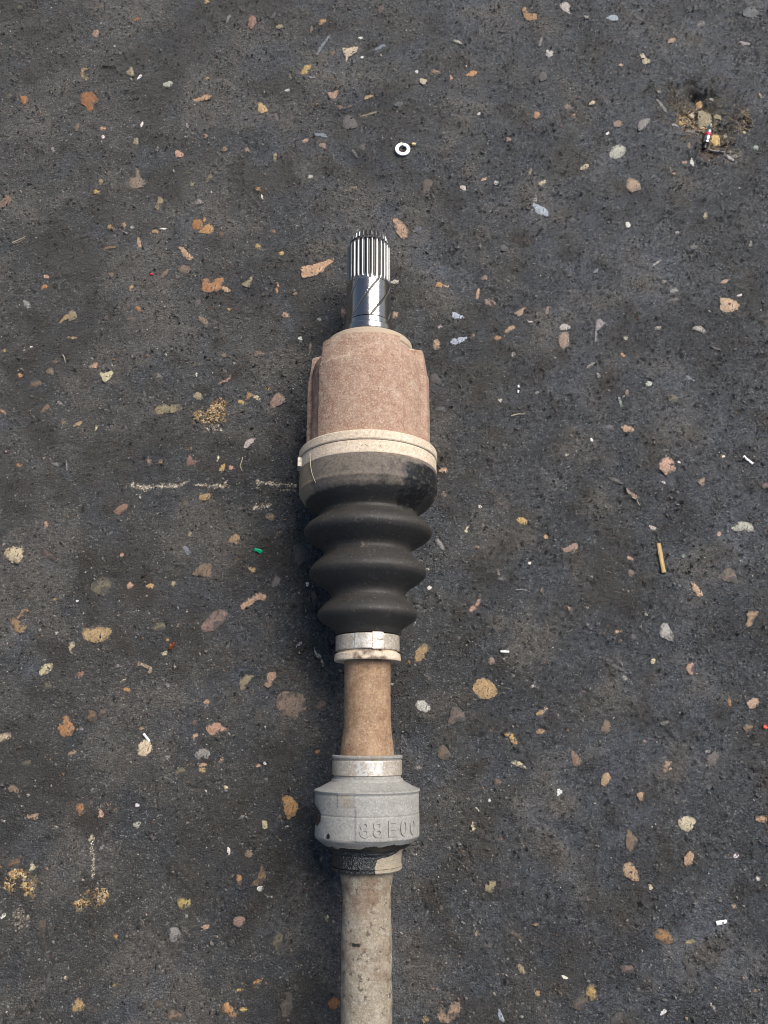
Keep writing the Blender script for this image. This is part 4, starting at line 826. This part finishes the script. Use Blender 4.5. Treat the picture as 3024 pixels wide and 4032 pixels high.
# raised figures on the damper's side
def raised_text(txt, a_list, yc, size, r0, mat, parent):
    cu = bpy.data.curves.new("figure", 'FONT'); cu.size = size; cu.extrude = 0.0; cu.offset = 0.00012
    V, FF, LL = [], [], []; n0 = 0
    for ch, a in zip(txt, a_list):
        cu.body = ch; ob = bpy.data.objects.new("figure", cu); COL.objects.link(ob)
        bpy.context.view_layer.update(); dg = bpy.context.evaluated_depsgraph_get()
        me = bpy.data.meshes.new_from_object(ob.evaluated_get(dg)); bpy.data.objects.remove(ob)
        b2_ = bmesh.new(); b2_.from_mesh(me); bmesh.ops.remove_doubles(b2_, verts=b2_.verts, dist=1e-6)
        ex = bmesh.ops.extrude_face_region(b2_, geom=list(b2_.faces)); vs = [v for v in ex["geom"] if isinstance(v, bmesh.types.BMVert)]
        for v in vs: v.co.z += 0.0007
        bmesh.ops.recalc_face_normals(b2_, faces=b2_.faces)
        xs = [v.co.x for v in b2_.verts]; ys = [v.co.y for v in b2_.verts]; mx, my = (min(xs) + max(xs)) / 2, (min(ys) + max(ys)) / 2
        b2_.verts.index_update()
        for v in b2_.verts:
            th = R(a) - (v.co.x - mx) / r0; rr = r0 + v.co.z
            V.append((rr * math.cos(th), yc + v.co.y - my - ROOT[1], ZAX + rr * math.sin(th)))
        for f_ in b2_.faces: FF += [n0 + v.index for v in f_.verts]; LL.append(len(f_.verts))
        n0 += len(b2_.verts); b2_.free(); bpy.data.meshes.remove(me)
    bpy.data.curves.remove(cu)
    return mesh_np("raised_figures", V, FF, LL, mat, parent, (0, 0, 0), False)
rD = S(1780, 112.8)[1]
raised_text("88E00", [91, 77.5, 62, 47.3, 33], yD1 + 0.27 * (yD0 - yD1), 0.0112, rD + 0.00032, M_DAMP, damper)
# --- greasy neck behind the damper, and lower shaft
yN0, yN1 = P(1838, 75)[0], P(1889, 75)[0]
def neck2_m(t, Y, V):
    a = np.degrees(t); f = (Y - yN1) / (yN0 - yN1); n = vn(V, 190, 51); n2 = vn(V, 420, 52)
    edge = np.interp(a, [0, 20, 35, 48, 62, 72, 78, 90], [1.05, 0.95, 0.78, 0.66, 0.60, 0.52, 0.1, 0.0])
    m = sstep(edge + 0.05, edge - 0.03, f + 0.07 * n) * sstep(80, 70, a + 9 * n + 5 * n2)
    return np.c_[m, np.zeros_like(m), n * 0]
gn = lathe("damper_neck", [P(1832, 70), P(1835, 76), P(1838, 77), P(1848, 76), P(1852, 73.8), P(1876, 74.5), P(1880, 76), P(1881.2, 74), P(1882.4, 76.5), P(1888, 77), P(1890.5, 73), P(1891, 57)], M_GREASE, damper, 220, 0.0006,
           rough_r(150, 0.0004, 420, 0.00026, 53), neck2_m)
gn["label"] = "wet black greasy neck with one patch of tan dust"
yL = S(2212, 54)[0]
def low_m(t, Y, V):
    a = np.degrees(t); n = vn(V, 60, 61); n2 = vn(V, 190, 62)
    blk = 0.55 * sstep(0.55, 0.85, n2) * sstep(-0.2, 0.3, n)
    wet = sstep(P(1902, 57)[0], P(1893, 57)[0], Y) * 0.4 * sstep(40, 120, a)
    br = np.maximum(0, 0.62 * n + 0.30 * n2 + 0.10) + 0.5 * sstep(38, 24, a) * sstep(0, 12, a) * np.maximum(0, vn(V, 120, 63))
    return np.c_[np.maximum(blk, wet), br, n * 0]
lr_ = rough_r(110, 0.0003, 420, 0.00016, 64)
def low_r(t, Y, r):
    a = np.degrees(t); V = np.stack([r * np.cos(t), Y, r * np.sin(t)], -1).reshape(-1, 3)
    n = vn(V, 170, 66).reshape(t.shape); n2 = vn(V, 600, 67).reshape(t.shape)
    w = np.maximum(sstep(42, 25, a), sstep(300, 330, a))
    return lr_(t, Y, r) - 0.0011 * w * sstep(0.15, 0.45, n + 0.25 * n2)      # rust has flaked off along the right
rl = S(2050, 54.4)[1]; yl0 = P(1889, 57.3)[0]
lower = lathe("lower_shaft", [(yl0, P(1889, 57.6)[1]), (P(1893, 57.3)), (P(1905, 56.6)), (P(1925, 52.8)), (P(1940, 51.4)), (P(1965, 52.2)), (P(1990, 53.3)), (P(2030, 54.2)), (yL - 0.02, rl * 1.0), (yL - 0.14, rl)],
              M_SHAFT2, shaft, 160, 0.0011, low_r, low_m)
# the far joint, out of the picture, on which that end of the shaft rests
yo = yL - 0.14
lathe("outer_boot", [(yo + 0.03, rl + 0.004), (yo + 0.01, rl + 0.005), (yo + 0.004, 0.026), (yo - 0.004, 0.022), (yo - 0.014, 0.033), (yo - 0.022, 0.026), (yo - 0.034, 0.041), (yo - 0.055, 0.0415)], M_BOOT, shaft, 120, 0.002)
lathe("outer_joint", [(yo - 0.05, 0.0425), (yo - 0.058, 0.0433), (yo - 0.095, 0.0433), (yo - 0.11, 0.036), (yo - 0.118, 0.02), (yo - 0.17, 0.013)], M_RUST, shaft, 120, 0.002)

# ------------------------------------------------------------------ loose things lying about
def plain(name, colr, rough=0.6, metal=0.0, var=0.25, sc=600):
    t = NT(name)
    c = t.mix(1.0, colr, t.ramp(t.noise(sc, 4, 0.6), [(0.25, (1 - var,) * 3), (0.75, (1 + var,) * 3)]), 'MULTIPLY')
    return t.done(c, rough, t.bump(t.noise(sc * 1.6, 3, 0.6), 0.3, 0.0003), metal)
def gz(x, y, r=0.003): return gavg(x, y, r)
def pos(t, x, y): return gp(*tp(t, x, y))

# split washer
wx, wy = pos('B', 950, 978); wr = abs(pos('B', 998, 978)[0] - wx); wi = wr * 0.56
def washer():
    bm = bmesh.new(); n = 48; g = []
    for k in range(n + 1):
        t = D90 - 0.012 + R(-3.2) - (2 * math.pi - R(5.5)) * k / n
        lift = 0.00035 * (k / n - 0.5)
        row = []
        for r, z in ((wi, 0.0), (wr, 0.0), (wr, 0.0017), (wi, 0.0017)):
            row.append(bm.verts.new((r * math.cos(t), r * math.sin(t), z + lift)))
        g.append(row)
    for k in range(n):
        for q in range(4): bm.faces.new([g[k][q], g[k][(q + 1) % 4], g[k + 1][(q + 1) % 4], g[k + 1][q]])
    bm.faces.new(g[0][::-1]); bm.faces.new(g[n])
    bmesh.ops.recalc_face_normals(bm, faces=bm.faces)
    bmesh.ops.bevel(bm, geom=[e for e in bm.edges if len(e.link_faces) == 2 and e.calc_face_angle(0) > 0.8], offset=0.00022, segments=2, affect='EDGES')
    me = bpy.data.meshes.new("washer"); bm.to_mesh(me); bm.free()
    for p in me.polygons: p.use_smooth = True
    me.set_sharp_from_angle(angle=R(50)); me.materials.append(plain("zinc_plate", (0.86, 0.86, 0.85), 0.34, 0.35, 0.06))
    o = bpy.data.objects.new("washer", me); COL.objects.link(o); o.location = (wx, wy, gz(wx, wy, 0.006) + 0.0003); o.rotation_euler = (0.02, 0.015, 0)
    tag(o, "bright white split washer lying on asphalt above the splined tip", "washer")
washer()

# tyre valve core in the pothole
def valve():
    a = pos('Z', 915, 775); b = pos('Z', 826, 1125)
    d = Vector((b[0] - a[0], b[1] - a[1], 0)); L = d.length
    m = Vector(((a[0] + b[0]) / 2, (a[1] + b[1]) / 2, 0))
    e = empty("valve_core", (m.x, m.y, gz(m.x, m.y, 0.004) + 0.0026)); e.rotation_euler = (0, R(2), math.atan2(d.y, d.x))
    tag(e, "small silver tyre valve core with a red ring lying in the pothole", "valve core")
    st = plain("valve_steel", (0.42, 0.41, 0.40), 0.32, 1.0, 0.3); rd = plain("valve_red_seal", (0.55, 0.03, 0.06), 0.45); bk = plain("valve_dark_tip", (0.05, 0.045, 0.04), 0.35, 0.6)
    def part(name, pr, mat, n=22):
        V, FF, LL = [], [], []
        for (x_, r_) in pr:
            for k in range(n): V.append(((x_ - 0.5) * L, r_ * 0.85 * L * math.cos(6.2832 * k / n), r_ * 0.85 * L * math.sin(6.2832 * k / n)))
        for i_ in range(len(pr) - 1):
            for k in range(n):
                FF += [i_ * n + k, (i_ + 1) * n + k, (i_ + 1) * n + (k + 1) % n, i_ * n + (k + 1) % n]; LL.append(4)
        FF += list(range(n)); LL.append(n); FF += [(len(pr) - 1) * n + k for k in range(n)][::-1]; LL.append(n)
        return mesh_np(name, V, FF, LL, mat, e, (0, 0, 0), True, None, "mask", 35)
    part("pin", [(0.0, 0.035), (0.02, 0.05), (0.06, 0.05), (0.07, 0.03), (0.12, 0.03)], st)
    part("threaded_head", [(0.10, 0.06), (0.13, 0.085)] + [(0.14 + 0.02 * k, 0.085 - 0.018 * (k % 2)) for k in range(6)] + [(0.26, 0.06), (0.28, 0.10), (0.33, 0.115), (0.40, 0.115), (0.41, 0.09)], st)
    part("red_seal", [(0.40, 0.10), (0.41, 0.135), (0.48, 0.145), (0.51, 0.13), (0.515, 0.10)], rd)
    part("barrel", [(0.51, 0.09), (0.52, 0.125), (0.60, 0.135), (0.68, 0.125), (0.73, 0.10), (0.745, 0.135), (0.79, 0.135), (0.80, 0.07)], st)
    part("spring_tip", [(0.79, 0.075), (0.86, 0.075), (0.87, 0.065), (0.90, 0.072), (0.99, 0.072), (1.0, 0.06)], bk)
valve()

# splinter of wood
def bar(name, pts, w, h, mat, label, cat, group=None, lift=0.0, rag=0.12, seed=1):
    """a rough splinter or chip running through pts (ground points), w wide and h thick"""
    rg = random.Random(seed); bm = bmesh.new(); rows = []
    P3 = [Vector((x_, y_, 0)) for x_, y_ in pts]; o0 = sum(P3, Vector()) / len(P3)
    z0 = gz(o0.x, o0.y, 0.004) + lift
    for k, p in enumerate(P3):
        d = (P3[min(k + 1, len(P3) - 1)] - P3[max(k - 1, 0)]).normalized(); s = Vector((-d.y, d.x, 0))
        ww = w / 2 * (1 + rg.uniform(-rag, rag)); row = []
        for u_, z_ in ((-1, 0.05), (-0.92, 0.75), (-0.35, 1.0), (0.3, 0.94), (0.95, 0.8), (1, 0.05)):
            q = p - o0 + s * (u_ * ww) + d * rg.uniform(-rag, rag) * w * 0.5 * (k in (0, len(P3) - 1))
            row.append(bm.verts.new((q.x, q.y, h * z_ * (1 + rg.uniform(-rag, rag)))))
        rows.append(row)
    for r0_, r1_ in zip(rows[:-1], rows[1:]):
        for q in range(6): bm.faces.new([r0_[q], r0_[(q + 1) % 6], r1_[(q + 1) % 6], r1_[q]])
    bm.faces.new(rows[0]); bm.faces.new(rows[-1])
    bmesh.ops.recalc_face_normals(bm, faces=bm.faces)
    me = bpy.data.meshes.new(name); bm.to_mesh(me); bm.free(); me.materials.append(mat)
    o = bpy.data.objects.new(name, me); COL.objects.link(o); o.location = (o0.x, o0.y, z0)
    return tag(o, label, cat, group)
def between(t, x0, y0, x1, y1, n=6, bend=0.0):
    a = np.array(pos(t, x0, y0)); b = np.array(pos(t, x1, y1)); d = b - a; nn = np.array([-d[1], d[0]])
    return [tuple(a + d * k / (n - 1) + nn * bend * math.sin(math.pi * k / (n - 1))) for k in range(n)]
MMPX = 1 / TILE['A'][2] / 1.8228 / F      # one tile unit as a fraction of depth
def wd_(t, px, depth=0.52): return px / TILE[t][2] / 1.8228 * depth / F
tW = NT("splinter_wood"); mpw = tW.n("ShaderNodeMapping"); tW.put(mpw.inputs[0], tW.co); mpw.inputs["Rotation"].default_value = (0, 0, R(10)); mpw.inputs["Scale"].default_value = (1, 0.08, 1)
nW = tW.noise(1100, 4, 0.6, mpw.outputs[0])
M_WOOD = tW.done(tW.ramp(nW, [(0.3, (0.20, 0.11, 0.035)), (0.5, (0.50, 0.33, 0.13)), (0.7, (0.68, 0.52, 0.28))]), 0.6, tW.bump(nW, 0.5, 0.0005))
bar("wood_splinter", between('G', 946, 206, 981, 394, 7), wd_('G', 30, 0.49), 0.0018, M_WOOD, "short straight yellow wood splinter lying on asphalt at the right", "wood splinter", None, 0.0002, 0.07, 3)
M_WHITE = plain("white_plastic", (0.80, 0.79, 0.76), 0.4, 0, 0.08)
WS = [('E', 1494, 1300, 1556, 1350, 18, "long straight white plastic sliver near the right edge, level with the boot"),
      ('K', 592, 693, 634, 695, 12, "flat white plastic sliver lying crosswise, level with the small clamp"),
      ('I', 758, 577, 796, 569, 12, "stubby white plastic sliver right of the ringed orange-brown stone"),
      ('F', 932, 1437, 970, 1488, 14, "thin white plastic sliver leaning on a pitted cream stone, left of the shaft"),
      ('E', 40, 838, 38, 888, 12, "crooked white plastic sliver right of the rusty joint housing"),
      ('C', 650, 1, 652, 2, 0, "")]
for k, (t, x0, y0, x1, y1, w, lab) in enumerate(WS[:5]):
    bar("plastic_sliver", between(t, x0, y0, x1, y1, 5, 0.06 if k == 4 else 0.0), wd_(t, w), 0.0011, M_WHITE, lab, "plastic sliver", "white plastic slivers scattered on the asphalt", 0.0002, 0.14, 20 + k)
x_, y_ = pos('B', 1022, 940)
bar("cream_chip", between('B', 1010, 940, 1035, 941, 3), wd_('B', 19, 0.56), 0.0016, plain("cream_chip", (0.72, 0.56, 0.28), 0.5), "tiny square cream chip beside the white washer", "chip", None, 0.0002, 0.1, 8)
M_AMB = plain("amber_chip", (0.16, 0.045, 0.015), 0.15)
bar("amber_chip", between('F', 1102, 890, 1128, 845, 4), wd_('F', 26, 0.48), 0.0022, M_AMB, "shiny dark amber chip between small cream stones, left of the boot", "chip", None, 0.0, 0.3, 9)
bar("red_scrap", between('D', 976, 120, 994, 121, 3), wd_('D', 13), 0.0010, plain("red_scrap", (0.62, 0.03, 0.07), 0.5), "tiny pinkish-red scrap lying left of the splined tip", "scrap", None, 0.0002, 0.2, 10)
bar("red_scrap", between('G', 1620, 1388, 1644, 1398, 3), wd_('G', 22, 0.47), 0.0012, plain("orange_red_scrap", (0.70, 0.09, 0.05), 0.5), "small orange-red scrap at the right edge, level with the shaft", "scrap", None, 0.0002, 0.3, 11)
bar("green_scrap", between('N', 130, 190, 165, 203, 5, 0.12), wd_('N', 17, 0.49), 0.0014, plain("green_plastic", (0.0, 0.42, 0.19), 0.4), "small bright green plastic scrap left of the rubber boot", "scrap", None, 0.0002, 0.4, 12)
# twigs, straws and hairs
def rod(name, t, pts, rad, mat, label, cat, lift=0.0006, taper=0.6, group=None):
    q = [pos(t, x_, y_) for x_, y_ in pts]; q3 = []
    for (x0, y0), (x1, y1) in zip(q[:-1], q[1:]):
        for k in range(4): q3.append((x0 + (x1 - x0) * k / 4, y0 + (y1 - y0) * k / 4))
    q3.append(q[-1])
    o = tube(name, [(x_, y_, gz(x_, y_, 0.002) + rad + lift) for x_, y_ in q3], rad, mat, None, None, 6, taper)
    return tag(o, label, cat, group)
M_TWIG = plain("grey_twig", (0.30, 0.27, 0.23), 0.7); M_DTW = plain("dark_twig", (0.055, 0.042, 0.042), 0.7); M_STR = plain("pale_straw", (0.50, 0.43, 0.30), 0.6)
rod("twig", 'A', [(668, 436), (710, 439), (752, 442)], wd_('A', 5, .6), M_DTW, "thin dark twig lying crosswise near the upper left corner", "twig")
rod("straw", 'A', [(80, 1573), (125, 1555), (168, 1538)], wd_('A', 4, .55), M_STR, "upper of two pale straws lying together near the left edge", "straw")
rod("straw", 'A', [(88, 1580), (130, 1567), (166, 1548)], wd_('A', 3, .55), M_TWIG, "lower, greyer straw of the pair near the left edge", "straw")
rod("twig", 'F', [(686, 942), (674, 990), (655, 1052)], wd_('F', 6, .48), M_DTW, "dark twig below the brick-shaped tan stone at the left", "twig")
rod("twig", 'E', [(-6, 1037), (35, 1028), (84, 1029)], wd_('E', 4.5, .52), M_STR, "slim curved pale twig right of the joint housing's clamp", "twig")
rod("twig", 'D', [(1574, 1305), (1566, 1335), (1556, 1362), (1572, 1398)], wd_('D', 3, .5), M_STR, "fine forked pale root curling left of the large clamp", "root")
rod("twig", 'Z', [(890, 1105), (990, 1150), (1105, 1200)], wd_('Z', 15, .58), M_TWIG, "short grey-brown twig below the valve core in the pothole", "twig")
rod("twig", 'G', [(22, 505), (70, 504), (115, 518)], wd_('G', 3, .48), M_TWIG, "hair-thin curved twig right of the rubber boot's lowest fold", "twig")
rod("straw", 'E', [(775, 1568), (805, 1580), (824, 1618)], wd_('E', 4, .5), M_STR, "bent pale straw touching a long pinkish stone at the right", "straw")
rod("twig", 'D', [(408, 642), (422, 665), (428, 696)], wd_('D', 5, .52), M_TWIG, "short bent grey twig left of the joint housing, above a tan stone", "twig")
# a hair that clings to the boot's collar
hp = []
rC = S(1050, 149)[1]
for k, (a_, py) in enumerate(((141, 1012), (140.5, 1025), (140, 1038), (138.5, 1052), (136, 1066), (134.5, 1076))):
    Yh, rh = S(py, 149.6 if py < 1070 else 147.5); rh += 0.0006
    hp.append((ROOT[0] + rh * math.cos(R(a_)), Yh, ZAX + rh * math.sin(R(a_))))
tag(tube("hair", hp, 0.00022, M_STR, None, None, 6, 0.7), "single pale hair clinging to the dusty collar of the rubber boot", "hair")
